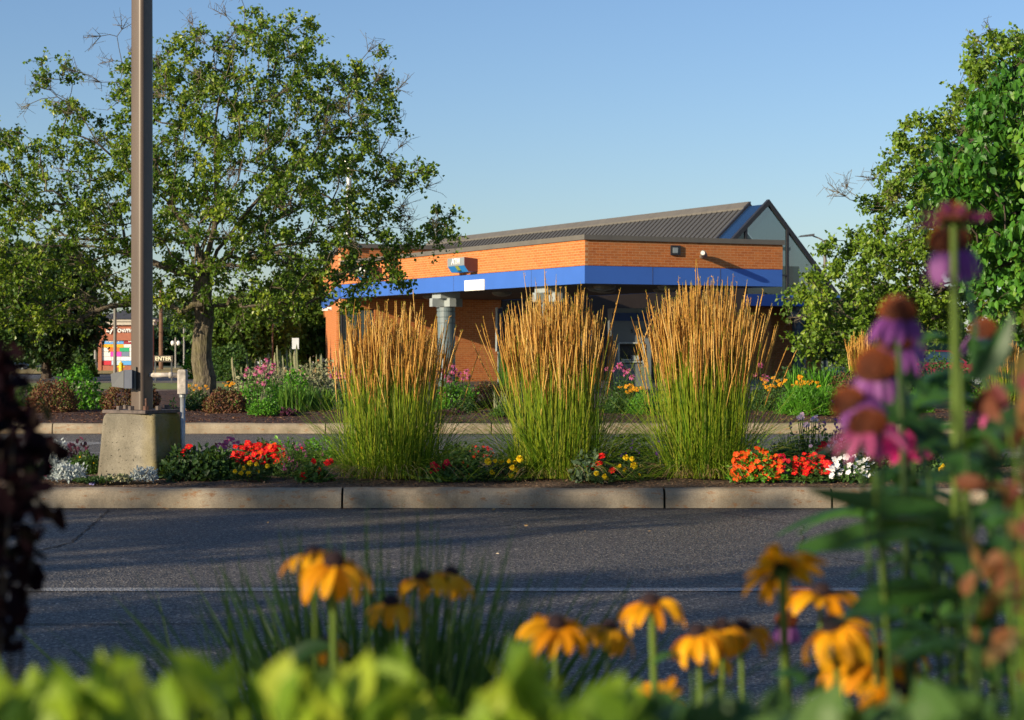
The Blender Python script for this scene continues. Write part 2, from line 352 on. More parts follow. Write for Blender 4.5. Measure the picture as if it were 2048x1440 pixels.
struct('path', gridsheet(-60, -7, 49.1, 60, 2, 2, lambda x, y: x*0+.05), M['paving'])
struct('lawn', gridsheet(-80, -8, 60, 71, 2, 2, lambda x, y: x*0+.06), M['lawn'])
struct('path', gridsheet(-80, -8, 71, 72.6, 2, 2, lambda x, y: x*0+.08), M['paving'])
struct('road', gridsheet(-200, -8, 72.6, 98, 2, 2, lambda x, y: x*0+.004), M['asphalt'])
struct('verge', gridsheet(-200, 0, 98, 128, 2, 2, lambda x, y: x*0+.05), M['drylawn'])
def kerb(y0, joints, back=False):
    m = MB(); s = -1 if back else 1
    prof = [(0, -.05), (.002, .07), (.01, .11), (.026, .138), (.05, .152), (.09, .158), (.15, .158), (.15, -.05)]
    js = sorted(joints)
    for a, b in zip(js[:-1], js[1:]):
        n = 24; xs = np.linspace(a+.009, b-.009, n)
        dz = .004*np.sin(xs*2.1+y0)+.002*np.sin(xs*9); dy = .012*np.sin(xs*.6+y0)
        V = np.array([[(x, y0+s*(p+0)+q, z+w_) for p, z in prof] for x, q, w_ in zip(xs, dy, dz)]).reshape(-1, 3); k = len(prof)
        i = (np.arange(n-1)[:, None]*k+np.arange(k-1)[None]).ravel()
        m.add(V, np.stack([i, i+k, i+k+1, i+1], -1)); m.add(V[:k], [list(range(k))]); m.add(V[-k:], [list(range(k))[::-1]])
    struct('kerb', m, M['kerb'])
kerb(16.0, [-30, -21, -17.1, -13.2, -9.2, -5.3, -1.36, 1.22, 2.56, 6.5, 10.4, 14.3, 20, 30])
kerb(20.56, [-30, -12, -8, -4, 0, 4, 8, 12, 30], True)
kerb(30.0, [-25, -18, -11, -6.9, -2.8, -.31, 2.6, 6.1, 9.8, 14, 22, 40])
kerb(5.15, [-30, -12, -4, 0, 4, 12, 30], True)
M['dirt'] = flat('gutter_dirt', (.035,.028,.022), .95, var=.5, scale=12)
def streak(name, y0, h, mat, seed, x0=-9, x1=9, z=.004):
    rg = np.random.default_rng(seed); n = 260; xs = np.linspace(x0, x1, n); k = np.convolve(rg.uniform(.0, 1, n+8), np.ones(5)/5, 'same')[:n]; m = MB()
    V = np.concatenate([np.stack([xs, xs*0+y0, xs*0+z], -1), np.stack([xs, y0-h*k, xs*0+z], -1)]); i = np.arange(n-1); m.add(V, np.stack([i+n, i+n+1, i+1, i], -1)); struct(name, m, mat)
streak('gutter_dirt', 15.99, .12, M['dirt'], 1); streak('gutter_dirt', 29.99, .2, M['dirt'], 2, -20, 20)
def crack(pts, w_, seed):
    rg = np.random.default_rng(seed); q = []
    for a, b in zip(pts[:-1], pts[1:]):
        for f in np.linspace(0, 1, 26)[:-1]: q.append((a[0]*(1-f)+b[0]*f+rg.normal(0, .008), a[1]*(1-f)+b[1]*f+rg.normal(0, .014), .0045))
    m = MB(); m.ribbons(np.array(q)[None], w_*rg.uniform(.3, 1.4, (1, len(q))), np.array([[0, 1., 0]]), fold=0); struct('road_crack', m, M['dirt'])
crack([(-6, 9.15), (-1, 9.3), (1.2, 9.18), (6, 9.35)], .02, 1); crack([(-3.2, 15.9), (-2.9, 13.2), (-3.3, 10.9)], .016, 2); crack([(1.5, 15.9), (2.1, 14.4), (1.8, 12.5), (2.6, 11)], .012, 3)
def litter(n=70):
    rg = np.random.default_rng(12); m = MB(); p = np.stack([rg.uniform(-6, 7, n), np.where(rg.random(n) < .6, 15.9-rg.exponential(.12, n), rg.uniform(9, 15.8, n)), np.full(n, .012)], -1); d = rg.normal(0, 1, (n, 3)); d[:, 2] *= .15
    m.leaves(p, d, np.array([0, 0, 1.])+rg.normal(0, .5, (n, 3)), .035*rg.uniform(.4, 1.2, n), .5, tmpl='rhomb'); tag(m.build('leaf_litter', leafmat('dry_litter', [(.12,.07,.03),(.35,.24,.12),(.5,.45,.35)], 0, .9)), 'dry leaf and paper scraps scattered on the asphalt along the kerb', 'litter', kind='stuff')
def chips(name, x0, x1, y0, y1, n, L, zf, mat, label):
    m = MB(); p = np.stack([rng.uniform(x0, x1, n), rng.uniform(y0, y1, n), np.zeros(n)], -1); p[:, 2] = zf(p[:, 0], p[:, 1])+rng.uniform(.002, .014, n)
    d = rng.normal(0, 1, (n, 3)); d[:, 2] *= .25; m.leaves(p, d, np.array([0, 0, 1.])+rng.normal(0, .4, (n, 3)), rng.uniform(.5, 1.3, n)*L, .35, tmpl='rhomb')
    tag(m.build(name, mat), label, 'mulch', kind='stuff')
M['chip'] = leafmat('bark_chip', [(.02,.008,.006),(.07,.03,.02),(.13,.06,.04),(.28,.17,.1)], 0, .9, .1)
M['crumb'] = leafmat('soil_crumb', [(.04,.022,.013),(.13,.075,.045),(.34,.23,.14)], 0, .9, .1)
chips('mulch_chips', -9, 9.5, 30.17, 34, 16000, .045, lambda x, y: .15+.1*np.clip((y-30.1)/2, 0, 1)+lump(x, y, .02, 3), M['chip'], 'dark brown bark chips covering the bed behind the lane')
chips('soil_crumbs', -5, 5, 16.17, 18.6, 12000, .022, lambda x, y: .15+.055*np.sin((y-16.1)/4.3*math.pi)+lump(x, y, .012, 7)*np.clip((y-16.15)*3, 0, 1), M['crumb'], 'crumbly brown soil of the front flower island')
#@@NEXT
# ------------------------------------------------------------------ text
def text(name, s, mat, size, parent, M4, depth=.01, space=1., xs=1.):
    cu = bpy.data.curves.new(name, 'FONT'); cu.body = s; cu.size = size; cu.extrude = depth; cu.align_x = 'CENTER'; cu.align_y = 'CENTER'
    cu.space_character = space; cu.offset = size*.018
    o = bpy.data.objects.new('tmp', cu); COL.objects.link(o); dg = bpy.context.evaluated_depsgraph_get()
    me = bpy.data.meshes.new_from_object(o.evaluated_get(dg)); bpy.data.objects.remove(o); bpy.data.curves.remove(cu)
    me.name = name; me.materials.clear(); me.materials.append(mat); me.transform(M4@Matrix.Diagonal((xs, 1, 1, 1)))
    return link(name, me, parent)
UP = Matrix(((1,0,0,0),(0,0,-1,0),(0,1,0,0),(0,0,0,1)))     # text plane XY -> XZ facing -Y
# ------------------------------------------------------------------ bank building
ANG = math.atan2(.4426, .8967)
CX, CY = 2.117, 58.0
bank = thing('bank_building', 'low orange brick bank with blue fascia band, columned canopy and glazed gable roof', 'building', (CX, CY, 0), ANG)
L, W1 = 19.3, 6.85
def B(name, mat, parent=None, *boxes, **k):
    m = MB()
    for a, b in boxes: m.box(a, b)
    return m.build(name, mat, parent or bank, **k)
# canopy parapet: brick skins, blue fascia, coping, soffit
B('canopy_brick', M['brick_y'], None, ((0, .0, 3.694), (.1, L, 4.437)))
B('canopy_brick', M['brick_x'], None, ((.1, .0, 3.694), (W1, .1, 4.437)), ((W1-.1, .1, 3.694), (W1, L, 4.437)))
B('fascia', M['blue'], None, ((-.02, -.02, 3.168), (.08, L+.0, 3.68)), ((.08, -.02, 3.168), (W1-.03, .08, 3.68)), ((W1-.13, .08, 3.168), (W1-.03, L, 3.68)))
B('coping', M['trim'], None, ((-.05, -.05, 4.44), (.2, L+.02, 4.585)), ((.2, -.05, 4.44), (W1+.05, .2, 4.585)), ((W1-.15, .2, 4.44), (W1+.05, L, 4.585)))
B('shadow_gap', M['frame'], None, ((.02, .02, 3.675), (W1-.05, .09, 3.7)), ((.02, .09, 3.675), (.09, L, 3.7)))
for y in (3.4, 9.1, 14.6): B('fascia_joint', M['seam'], None, ((-.024, y, 3.17), (-.0205, y+.012, 3.678)))
for x in (2.25, 4.6): B('fascia_joint', M['seam'], None, ((x, -.024, 3.17), (x+.012, -.0205, 3.678)))
B('canopy_roof', M['roofmetal'], None, ((.1, .1, 4.0), (W1-.1, L, 4.1)))
B('soffit', M['soffit'], None, ((.08, .08, 3.18), (W1-.13, L, 3.26)))
def disc(parent, x, y, z, r, name='soffit_light'):
    m = MB(); th = np.linspace(0, 2*np.pi, 21)[:-1]
    rings = [(r, 0), (r, -.05), (r*.8, -.11), (r*.45, -.14), (.01, -.15)]
    V = np.array([[(x+q*math.cos(a), y+q*math.sin(a), z+h) for a in th] for q, h in rings]).reshape(-1, 3)
    for k in range(4):
        i = np.arange(20); j = (i+1) % 20; m.add(V if k == 0 else V, np.stack([k*20+i, (k+1)*20+i, (k+1)*20+j, k*20+j], -1), mi=1 if k > 1 else 0) if False else None
    fs = [(k*20+i, (k+1)*20+i, (k+1)*20+(i+1) % 20, k*20+(i+1) % 20) for k in range(4) for i in range(20)]
    m.add(V, fs); return m.build(name, M['lens'], parent, smooth=True)
for x, y in ((1.6, 14.5), (1.9, 9.4), (1.6, 5.6), (1.7, 1.9), (3.4, 1.0), (2.3, 3.4), (3.2, 4.6), (5.2, 1.0), (5.0, 4.0), (3.6, 9.0)): disc(bank, x, y, 3.18, .34)
# fascia plaque (blank white) on the left side: u 931-971
B('fascia_plaque', M['whitep'], None, ((-.045, 6.7, 3.155), (-.024, 8.21, 3.5)))
# columns
def column(x, y, top=3.18, r=.315):
    m = MB(); prof = []
    z = -.05
    segs = [(0, r*1.0), (2.12, r), (2.125, r*.9), (2.15, r*.9), (2.155, r), (2.32, r), (2.325, r*.9), (2.35, r*.9), (2.355, r), (2.52, r), (2.525, r*.9), (2.55, r*.9), (2.555, r*1.0), (2.68, r*1.0)]
    n = 28; th = np.arange(n)*2*np.pi/n
    V = np.array([[(x+q*math.cos(a), y+q*math.sin(a), h) for a in th] for h, q in segs]).reshape(-1, 3)
    fs = [(k*n+i, k*n+(i+1) % n, (k+1)*n+(i+1) % n, (k+1)*n+i) for k in range(len(segs)-1) for i in range(n)]
    m.add(V, fs); c = m.build('column', M['colmetal'], bank, smooth=False)
    b = MB(); h0 = 2.68
    b.box((x-.12, y-.56, h0+.02), (x+.12, y+.56, h0+.3)); b.box((x-.56, y-.118, h0+.022), (x+.56, y+.118, h0+.3))
    b.box((x-.36, y-.36, h0+.3), (x+.36, y+.36, top-.002))
    b.build('capital', M['grey'], c)
column(.55, 10.97); column(.55, 3.24)
B('column_seam', M['seam'], None, ((.55-.322, 10.95, 0), (.55-.316, 10.99, 2.1)))
B('column_seam', M['seam'], None, ((.55-.322, 3.22, 0), (.55-.316, 3.26, 2.1)))
# main block behind the canopy
HB = 5.12
B('wall', M['brick_x'], None, ((1.35, L+.02, -.1), (18, L+.3, HB-.03)), ((0, L+.02, 2.78), (1.35, L+.3, HB-.03)), ((0, L+.02, -.1), (1.35, L+.3, .35)))
B('painted_shade', M['soffit'], None, ((6.7, L-.03, -.05), (17.9, L+.015, 4.4)))  # dark sheet laid over the brick wall; stands in for shade beside the canopy
B('coping', M['trim'], None, ((-.06, L-.05, HB-.03), (18.05, L+.4, HB+.13)))
# slanted left side wall
tl = 40.; dx, dy = .330, .944
SA = Matrix.Rotation(-math.atan2(dx, dy), 4, 'Z'); SA.translation = Vector((0, L+.02, 0))
def SB(name, mat, *boxes):
    m = MB()
    for a, b in boxes: m.box(a, b, M=SA)
    return m.build(name, mat, bank)
SB('side_wall', M['brick_y'], ((0, 0, 2.78), (.3, tl, HB-.03)), ((0, 0, -.1), (.3, tl, .35)), ((0, 5.2, .35), (.3, 19.5, 2.78)), ((0, 32, .35), (.3, tl, 2.78)))
SB('coping', M['trim'], ((-.06, -.06, HB-.028), (.4, tl+.05, HB+.128)))
SB('fascia', M['blue'], ((-.1, -.04, 3.168), (-.003, tl-.3, 3.68)))
SB('window', M['glass_dark'], ((.06, 0.08, .35), (.1, 5.2, 2.78)))
SB('window', M['glass_dark'], ((.06, 19.5, .35), (.1, 32, 2.78)))
win = B('window', M['glass_dark'], None, ((.08, L+.1, .35), (1.35, L+.14, 2.78)))
B('window_frame', M['frame'], win, ((0.02, L+.03, .35), (.1, L+.12, 2.78)), ((.66, L+.06, .35), (.72, L+.13, 2.78)), ((1.29, L+.06, .35), (1.35, L+.13, 2.78)), ((.1, L+.061, 2.72), (1.29, L+.131, 2.779)))
m = MB(); q = [(.45, L+.31), (17.7, L+.31), (17.7, L+30), (10.9, L+30)]; m.add([(a, b, 4.6) for a, b in q]+[(a, b, 4.7) for a, b in q], [(4,5,6,7), (3,2,1,0), (0,1,5,4), (1,2,6,5), (2,3,7,6), (3,0,4,7)]); m.build('block_roof', M['roofmetal'], bank)
B('wall', M['brick_y'], None, ((17.7, L+.3, -.1), (18, L+5.2, HB-.03)))
# security camera under the fascia on the slanted wall
sc_ = MB(); sc_.box((-.2, 10.6, 2.92), (-.02, 10.8, 3.06), M=SA); sc_.box((-.42, 10.5, 2.9), (-.18, 10.7, 3.0), M=SA)
sc_.build('security_camera', M['white_let'], bank)
# gabled roof spine
XR, Y0, Y1, ZR = 22.6, 24.5, 62., 7.87
pl, pr = .93, 1.1; wl, wr = 4.1, 3.9
def slope_pt(s, t, y):     # s side, t horizontal distance from the ridge
    return (XR-t, y, ZR-t*pl) if s < 0 else (XR+t, y, ZR-t*pr)
m = MB()
for s, wd in ((-1, wl), (1, wr)):
    a = [slope_pt(s, .0, Y0+(1.6 if s < 0 else 3.4)), slope_pt(s, wd, Y0+(1.6 if s < 0 else 3.4)), slope_pt(s, wd, Y1), slope_pt(s, 0, Y1)]
    m.add(a+[(x, y, z-.1) for x, y, z in a], [(0,1,2,3), (7,6,5,4), (0,4,5,1), (1,5,6,2), (2,6,7,3)])
roof = m.build('roof', M['roofmetal'], bank)
m = MB()
y = Y0+1.6
while y < Y1:
    a = slope_pt(-1, .12, y); b = slope_pt(-1, wl, y); n = np.array([pl, 0, 1])/math.hypot(pl, 1)*-1
    up = np.array([-pl, 0, 1])/math.hypot(pl, 1); A = np.array(a); Bq = np.array(b); e = np.array([0, .03, 0])
    V = [A-e, A+e, Bq+e, Bq-e]; V += [q+up*.05 for q in V]
    m.add(V, [(4,5,6,7), (0,1,5,4), (2,3,7,6), (3,0,4,7), (1,2,6,5)]); y += .45
m.build('roof_seam', M['seam'], roof)
m = MB()
for s in (-1, 1):
    a = [np.array(slope_pt(s, 0, Y0+1.6)), np.array(slope_pt(s, .3, Y0+1.6)), np.array(slope_pt(s, .3, Y1)), np.array(slope_pt(s, 0, Y1))]
    m.add([q+np.array([0, 0, .13]) for q in a]+[q+np.array([0, 0, .03]) for q in a], [(0,1,2,3), (0,4,5,1), (1,5,6,2)])
m.build('ridge_cap', M['trim'], roof)
# skylight strip and rakes
m = MB(); a = [slope_pt(-1, .1, Y0+.12), slope_pt(-1, wl, Y0+.12), slope_pt(-1, wl, Y0+1.55), slope_pt(-1, .1, Y0+1.55)]
m.add(a, [(0, 1, 2, 3)]); m.build('skylight', M['glass_sky'], roof)
m = MB(); a = [slope_pt(1, .1, Y0+.12), slope_pt(1, wr, Y0+.12), slope_pt(1, wr, Y0+3.35), slope_pt(1, .1, Y0+3.35)]
m.add(a, [(0, 1, 2, 3)]); m.build('skylight', M['glass_gable'], roof)
m = MB()
for t in (2.1,):
    q = np.array(slope_pt(-1, t, Y0)); m.box((q[0]-.03, Y0+.12, q[2]-.02), (q[0]+.05, Y0+1.55, q[2]+.06))
m.build('skylight_bar', M['grey'], roof)
m = MB()
for s, wd, yy in ((-1, wl, Y0), (1, 5.2, Y0), (-1, wl, Y0+1.5)):
    A = np.array(slope_pt(s, 0, yy)); Bq = np.array(slope_pt(s, wd, yy)); e = np.array([0, .14 if yy == Y0 else .06, 0]); u_ = np.array([0, 0, .12]); dn = np.array([0, 0, -.14])
    V = [A-e*0-np.array([0, .06, 0])+dn, A+e+dn, Bq+e+dn, Bq-np.array([0, .06, 0])+dn]; V += [q+u_-dn for q in V]
    m.add(V, [(4,5,6,7), (0,1,5,4), (2,3,7,6), (3,0,4,7), (1,2,6,5), (0,3,2,1)])
m.build('rake_frame', M['frame'], roof)
m = MB(); zf = 3.69
gl = [(XR-(ZR-zf)/pl, Y0+.03, zf), (XR+(ZR-zf)/pr, Y0+.03, zf), (XR, Y0+.03, ZR-.05)]
m.add(gl, [(0, 1, 2)]); m.add([gl[1], (XR+5.2, Y0+.03, zf), (XR+5.2, Y0+.03, ZR-5.2*pr)], [(0, 1, 2)]) if False else None
gg = m.build('gable_glass', M['glass_gable'], bank)
m = MB()
for x, t in ((XR-1.2, 1.2*pl), (XR+1.02, 1.02*pr), (XR+3.0, 3.0*pr)): m.box((x-.05, Y0-.04, zf), (x+.06, Y0+.1, ZR-t-.1))
m.box((XR-4, Y0-.035, 4.55), (XR+1.0, Y0+.09, 4.62)); m.box((XR-1.5, Y0+.6, 5.75), (XR+1.6, Y0+.75, 5.9)); m.tubes(np.array([[(XR+1.3, Y0+1.2, 5.9), (XR-1.6, Y0+1.2, 4.4)]]), .09, 4)
m.build('mullion', M['frame'], gg)
# inner beams seen through the gable glass
m = MB(); m.box((18.3, Y0+4, 0), (27, Y0+4.2, 5.2)); m.build('inner_wall', M['brick_x'], bank)
B('fascia', M['blue'], None, ((16.5, Y0-1.2, 3.168), (27.4, Y0-1.1, 3.68)))
B('entry_roof', M['trim'], None, ((16.5, Y0-1.1, 3.17), (27.4, Y0+2, 3.67)))
B('wall', M['brick_x'], None, ((18.1, Y0+1.9, -.1), (26.8, Y0+2.2, 3.168)), ((17, Y0-.2, -.1), (22.6, Y0, 3.168)))
column(23.9, Y0-.5, 3.17)
# wall lights and vent on the right parapet face (y=0 face)
v_ = B('wall_vent', M['frame'], None, ((2.87, -.05, 4.05), (3.2, .0, 4.34)))
B('vent_grille', M['grey'], v_, ((2.93, -.06, 4.11), (3.1, -.051, 4.27)))
m = MB(); m.tubes(np.array([[(3.95, .0, 4.03), (3.95, -.12, 4.05)], [(3.97, -.12, 4.06), (3.62, -.62, 4.1)]]), [[.07, .07], [.1, .085]], 10, cap=True)
fl = m.build('flood_light', M['trim'], bank)
m = MB(); m.tubes(np.array([[(3.62, -.62, 4.1), (3.6, -.65, 4.1)]]), [[.07, .06]], 10, cap=True); m.build('lens', M['whitep'], fl)
def atm_sign(y, label):
    t = thing('atm_sign', label, 'sign', (0, 0, 0), 0, 'atm signs on the brick parapet')
    t.matrix_world = Matrix.Translation((CX, CY, 0))@Matrix.Rotation(ANG, 4, 'Z')@Matrix.Translation((-.02, y, 3.76))@Matrix.Rotation(-math.pi/2, 4, 'Z')
    # local: x along the wall to the right as seen, -y outward
    w2 = .66
    def prism(name, mat, x0, x1, poly):
        m = MB(); k = len(poly); V = [(x0, a, b) for a, b in poly]+[(x1, a, b) for a, b in poly]
        m.add(V, [(i, (i+1) % k, k+(i+1) % k, k+i) for i in range(k)]); m.add(V, [tuple(range(k))[::-1], tuple(range(k, 2*k))]); return m.build(name, mat, t)
    prism('housing', M['maroon'], w2-.02, w2+.02, [(0, .0), (0, .42), (-.45, .46), (-.45, .2), (-.3, 0)])
    prism('face', M['sign_grey'], -w2, w2-.02, [(0, .19), (0, .42), (-.45, .46), (-.45, .2)])
    prism('lower_panel', M['sign_blue'], -w2, -.12, [(0, .0), (0, .19), (-.445, .199), (-.3, 0)])
    prism('lower_panel', M['sign_green'], -.12, .12, [(0, .06), (0, .19), (-.44, .199), (-.33, .06)])
    prism('lower_panel', M['sign_blue'], .18, w2-.02, [(0, .0), (0, .19), (-.445, .199), (-.3, 0)])
    text('lettering', 'ATM', M['white_let'], .27, t, Matrix.Translation((0, -.458, .335))@UP, xs=1.15, depth=.006)
    return t
atm_sign(7.95, 'grey and blue box sign reading ATM above the white plaque')
atm_sign(15.97, 'grey and blue box sign behind the tree branches at the left end of the parapet')
# lane sign hanging under canopy, seen edge on
t = thing('lane_sign', 'narrow dark blue vertical sign with white marks between the two columns', 'sign', P(998, 697, 70)*np.array([1, 1, 0]), ANG)
m = MB(); m.box((-.075, -.1, 1.2), (.075, .1, 2.68)); m.build('panel', M['sign_navy'] if 'sign_navy' in M else flat('sign_navy', (.03,.04,.12), .4), t)
m = MB(); m.box((-.1, -.08, 1.18), (-.076, .08, 2.72)); m.box((.076, -.08, 1.18), (.1, .08, 2.72)); m.box((-.04, -.03, 0), (.04, .03, 1.2)); m.build('frame', M['grey'], t)
m = MB()
for z, h in ((2.42, .1), (2.05, .06), (1.93, .07), (1.78, .06), (1.5, .07)):
    m.add([(-.03, -.105, z), (.03, -.105, z+.01), (.035, -.105, z+h), (-.01, -.105, z+h*.9)], [(0, 1, 2, 3)])
m.build('marking', M['white_let'], t)
# ATM kiosk
def kiosk():
    D = 63.; x = X(1265, D)
    t = thing('atm_kiosk', 'grey drive-up cash machine kiosk with recessed screen under the canopy', 'atm', (x, D, 0), R(8))
    m = MB(); m.box((-.62, 0, 0), (-.42, .9, 2.55)); m.box((.32, 0, 0), (.6, .9, 2.55)); m.box((-.42, 0, 0), (.32, .9, .8)); m.box((-.42, 0, 1.45), (.32, .9, 2.55)); m.box((-.42, .35, .8), (.32, .9, 1.45))
    m.build('cabinet', M['kgrey'], t)
    m = MB(); m.box((-.66, -.04, 2.15), (.64, -.003, 2.4)); m.build('header_panel', M['sign_navy2'], t)
    m = MB(); m.box((-.36, .3, .95), (.27, .348, 1.4)); s = m.build('screen', M['black'], t)
    m = MB(); m.box((-.44, -.05, 1.43), (.34, -.003, 1.48)); m.box((-.48, -.05, .8), (-.42, -.003, 1.43)); m.box((.33, -.05, .8), (.38, -.003, 1.43)); m.box((-.42, -.06, .84), (.33, .02, .88)); m.build('bezel', M['grey'], t)
    m = MB(); m.box((.0, -.03, .9), (.2, .29, 1.06)); m.box((-.36, -.02, .9), (-.04, .28, .95)); m.build('keypad', M['grey'], t)
    text('lettering', 'S', M['black'], .16, t, Matrix.Translation((-.02, -.012, 1.82))@UP)
    m = MB(); th = np.linspace(0, 2*np.pi, 17); c = np.stack([.25+.07*np.cos(th), 0*th-.012, 1.83+.07*np.sin(th)], -1); m.tubes(c[None], .016, 6); m.build('emblem', M['black'], t)
M['kgrey'] = flat('kiosk_grey', (.12,.14,.15), .5, var=.06); M['sign_navy2'] = flat('header_navy', (.01,.03,.12), .4)
kiosk()
t = thing('teller_machine', 'blue and teal drive-up teller machine behind the middle grass clump', 'atm', (X(1160, 62.5), 62.5, 0), R(14))
m = MB(); m.box((-.62, 0, 0), (.62, .8, 1.85)); m.build('cabinet', M['kgrey'], t)
m = MB(); m.box((-.64, -.05, .5), (-.44, -.003, 1.78)); m.build('side_panel', flat('pale_blue_panel', (.2,.35,.65), .4), t)
m = MB(); m.box((-.4, -.05, .7), (.5, -.003, 1.72)); s = m.build('front_panel', M['sign_teal'], t)
m = MB(); m.box((-.28, -.07, 1.0), (.02, -.053, 1.4)); m.box((.1, -.07, .85), (.34, -.053, 1.3)); m.build('screen', M['sign_blue'], t)
# ------------------------------------------------------------------ trees
def inpoly(px, pz, poly):
    c = np.zeros(len(px), bool); n = len(poly)
    for i in range(n):
        x1, z1 = poly[i]; x2, z2 = poly[(i+1) % n]
        k = ((z1 > pz) != (z2 > pz)) & (px < (x2-x1)*(pz-z1)/((z2-z1) or 1e-9)+x1); c ^= k
    return c
def edged(px, pz, poly):
    d = np.full(len(px), 1e9); n = len(poly)
    for i in range(n):
        a = np.array(poly[i]); b = np.array(poly[(i+1) % n]); ab = b-a; q = np.stack([px, pz], -1)-a
        t = np.clip((q@ab)/(ab@ab+1e-9), 0, 1); d = np.minimum(d, np.linalg.norm(q-t[:, None]*ab, axis=1))
    return d
def tree(name, label, cat, base, polyuv, D, depth, ntips, leaf, lm, bark, tr, fork, group=None, limbs=7, twigs=6, lpt=13, bare=.05,
         tmpl='rhomb', sprd=.45, spikes=(), mind=.35, wr=.8, droop=.25, extra_leader=(), lean=(0, 0), seed=1, poly=None, hang=0.):
    rg = np.random.default_rng(seed); base = np.array(base, float)
    poly = poly or [(X(u, D), CZ+(HZ-v)/F*D) for u, v in polyuv]
    pa = np.array(poly); lo, hi = pa.min(0), pa.max(0)
    tips = []; tries = 0
    md = mind
    while len(tips) < ntips and tries < 60:
        n = ntips*3; x = rg.uniform(lo[0], hi[0], n); z = rg.uniform(lo[1], hi[1], n); ok = inpoly(x, z, poly); x, z = x[ok], z[ok]
        ed = edged(x, z, poly); hd = depth*np.sqrt(np.clip(ed/(depth*.8), .0, 1)); y = base[1]+rg.uniform(-1, 1, len(x))*hd
        for q in np.stack([x, y, z], -1):
            if len(tips) >= ntips: break
            if not tips or np.min(np.sum((np.array(tips)-q)**2, 1)) > md*md: tips.append(q)
        tries += 1; md *= .96
    tips = np.array(tips); isbare = rg.random(len(tips)) < bare
    sp = np.array([P(u, v, D) for u, v in spikes]) if len(spikes) else np.zeros((0, 3))
    if len(sp): sp[:, 1] = base[1]+rg.uniform(-.5, .5, len(sp)); tips = np.concatenate([tips, sp]); isbare = np.concatenate([isbare, np.ones(len(sp), bool)])
    forkp = np.array([base[0]+lean[0], base[1]+lean[1], fork])
    nodes = [base.copy()]; par = [-1]
    for k in range(1, 7):
        f = k/6; nodes.append(base*(1-f)+forkp*f+np.array([.05*math.sin(k*2), .04*math.cos(k), 0])*(1 if k < 6 else 0)*tr*4); par.append(len(nodes)-2)
    fi = 6
    # limbs: farthest-point targets
    tg = [tips[np.argmax(tips[:, 2])]]
    for e in extra_leader: tg.append(np.array(e, float))
    while len(tg) < limbs:
        d = np.min([np.sum((tips-g)**2, 1) for g in tg], 0); tg.append(tips[np.argmax(d)])
    for g in tg:
        g = forkp+(g-forkp)*.82; prev = fi; n = 10
        c1 = forkp+(g-forkp)*.3+np.array([0, 0, .18*np.linalg.norm(g-forkp)])
        wob = rg.normal(0, .04*np.linalg.norm(g-forkp), (3,))
        for k in range(1, n+1):
            f = k/n; q = (1-f)**2*forkp+2*f*(1-f)*c1+f*f*g+wob*math.sin(f*math.pi*2)+rg.normal(0, .03, 3)
            nodes.append(q); par.append(prev); prev = len(nodes)-1
    order = np.argsort(np.linalg.norm(tips-forkp, axis=1))
    tipnode = {}
    tip_dir = np.zeros_like(tips)
    for i in order:
        g = tips[i]; N_ = np.array(nodes[fi:]); dv = g-N_; d = np.linalg.norm(dv, axis=1)
        toF = np.linalg.norm(N_-forkp, axis=1)
        cost = d+.25*toF+np.where(N_[:, 2] > g[2]+.2, 1.2*(N_[:, 2]-g[2]), 0); j = int(np.argmin(cost))+fi
        a = np.array(nodes[j]); n = max(2, int(np.linalg.norm(g-a)/.28)+1); prev = j
        bend = rg.normal(0, .09, 3)*np.linalg.norm(g-a)+np.array([0, 0, .06*np.linalg.norm(g-a)])
        for k in range(1, n+1):
            f = k/n; nodes.append(a*(1-f)+g*f+bend*math.sin(f*math.pi)+rg.normal(0, .012, 3)*(k < n)); par.append(prev); prev = len(nodes)-1
        tipnode[i] = prev; tip_dir[i] = nrm(g-np.array(nodes[par[prev]]))
    nodes = np.array(nodes); par = np.array(par); cnt = np.zeros(len(nodes))
    for i, nd in tipnode.items(): cnt[nd] += 1
    for k in range(len(nodes)-1, 0, -1): cnt[par[k]] += cnt[k]
    rad = np.maximum(.007, tr*.95*(cnt/max(1, cnt[0]))**.58)
    rad[:3] *= np.array([1.35, 1.08, 1.0]); 
    for k in range(3): rad[k] = tr*[1.4, 1.1, 1.0][k]
    wood = MB(); k = np.arange(1, len(nodes)); big = rad[k] > .05
    for sel, sd_ in ((big, 10), (~big, 4)):
        kk = k[sel]
        if len(kk):
            a = nodes[par[kk]]; b = nodes[kk]; ra = np.minimum(rad[par[kk]], rad[kk]*1.25); ra = np.where(par[kk] <= fi, np.where(kk <= fi, rad[par[kk]], np.minimum(rad[par[kk]], rad[kk]*1.35)), ra)
            d = nrm(b-a); wood.tubes(np.stack([a-d*ra[:, None]*.3, b+d*rad[kk][:, None]*.25], 1), np.stack([ra, rad[kk]], 1), sd_)
    t = thing(name, label, cat, base, 0, group)
    # twigs and leaves
    T = twigs; tp = np.repeat(tips, T, 0); td = np.repeat(tip_dir, T, 0); nb = np.repeat(isbare, T)
    out = nrm(td*np.where(nb, 2.2, .9)[:, None]+rg.normal(0, .75, tp.shape)+np.array([0, 0, .12])); ln = rg.uniform(.5, 1.25, len(tp))*sprd
    fr = np.linspace(0, 1, 4); tw = tp[:, None]+out[:, None]*(ln[:, None]*fr)[..., None]; tw[..., 2] -= droop*(fr**2)[None]*(ln*~nb)[:, None]
    wood.tubes(tw, np.array([.009, .007, .005, .003])[None]*max(1, D/45), 3)
    nbt = tw[nb]
    if len(nbt):
        s2 = nbt[:, 1:].reshape(-1, 3); d2 = nrm(rg.normal(0, 1, s2.shape)+np.array([0, 0, .3])); e2 = s2+d2*rg.uniform(.1, .3, (len(s2), 1))
        wood.tubes(np.stack([s2, e2], 1), [[.005, .003]], 3)
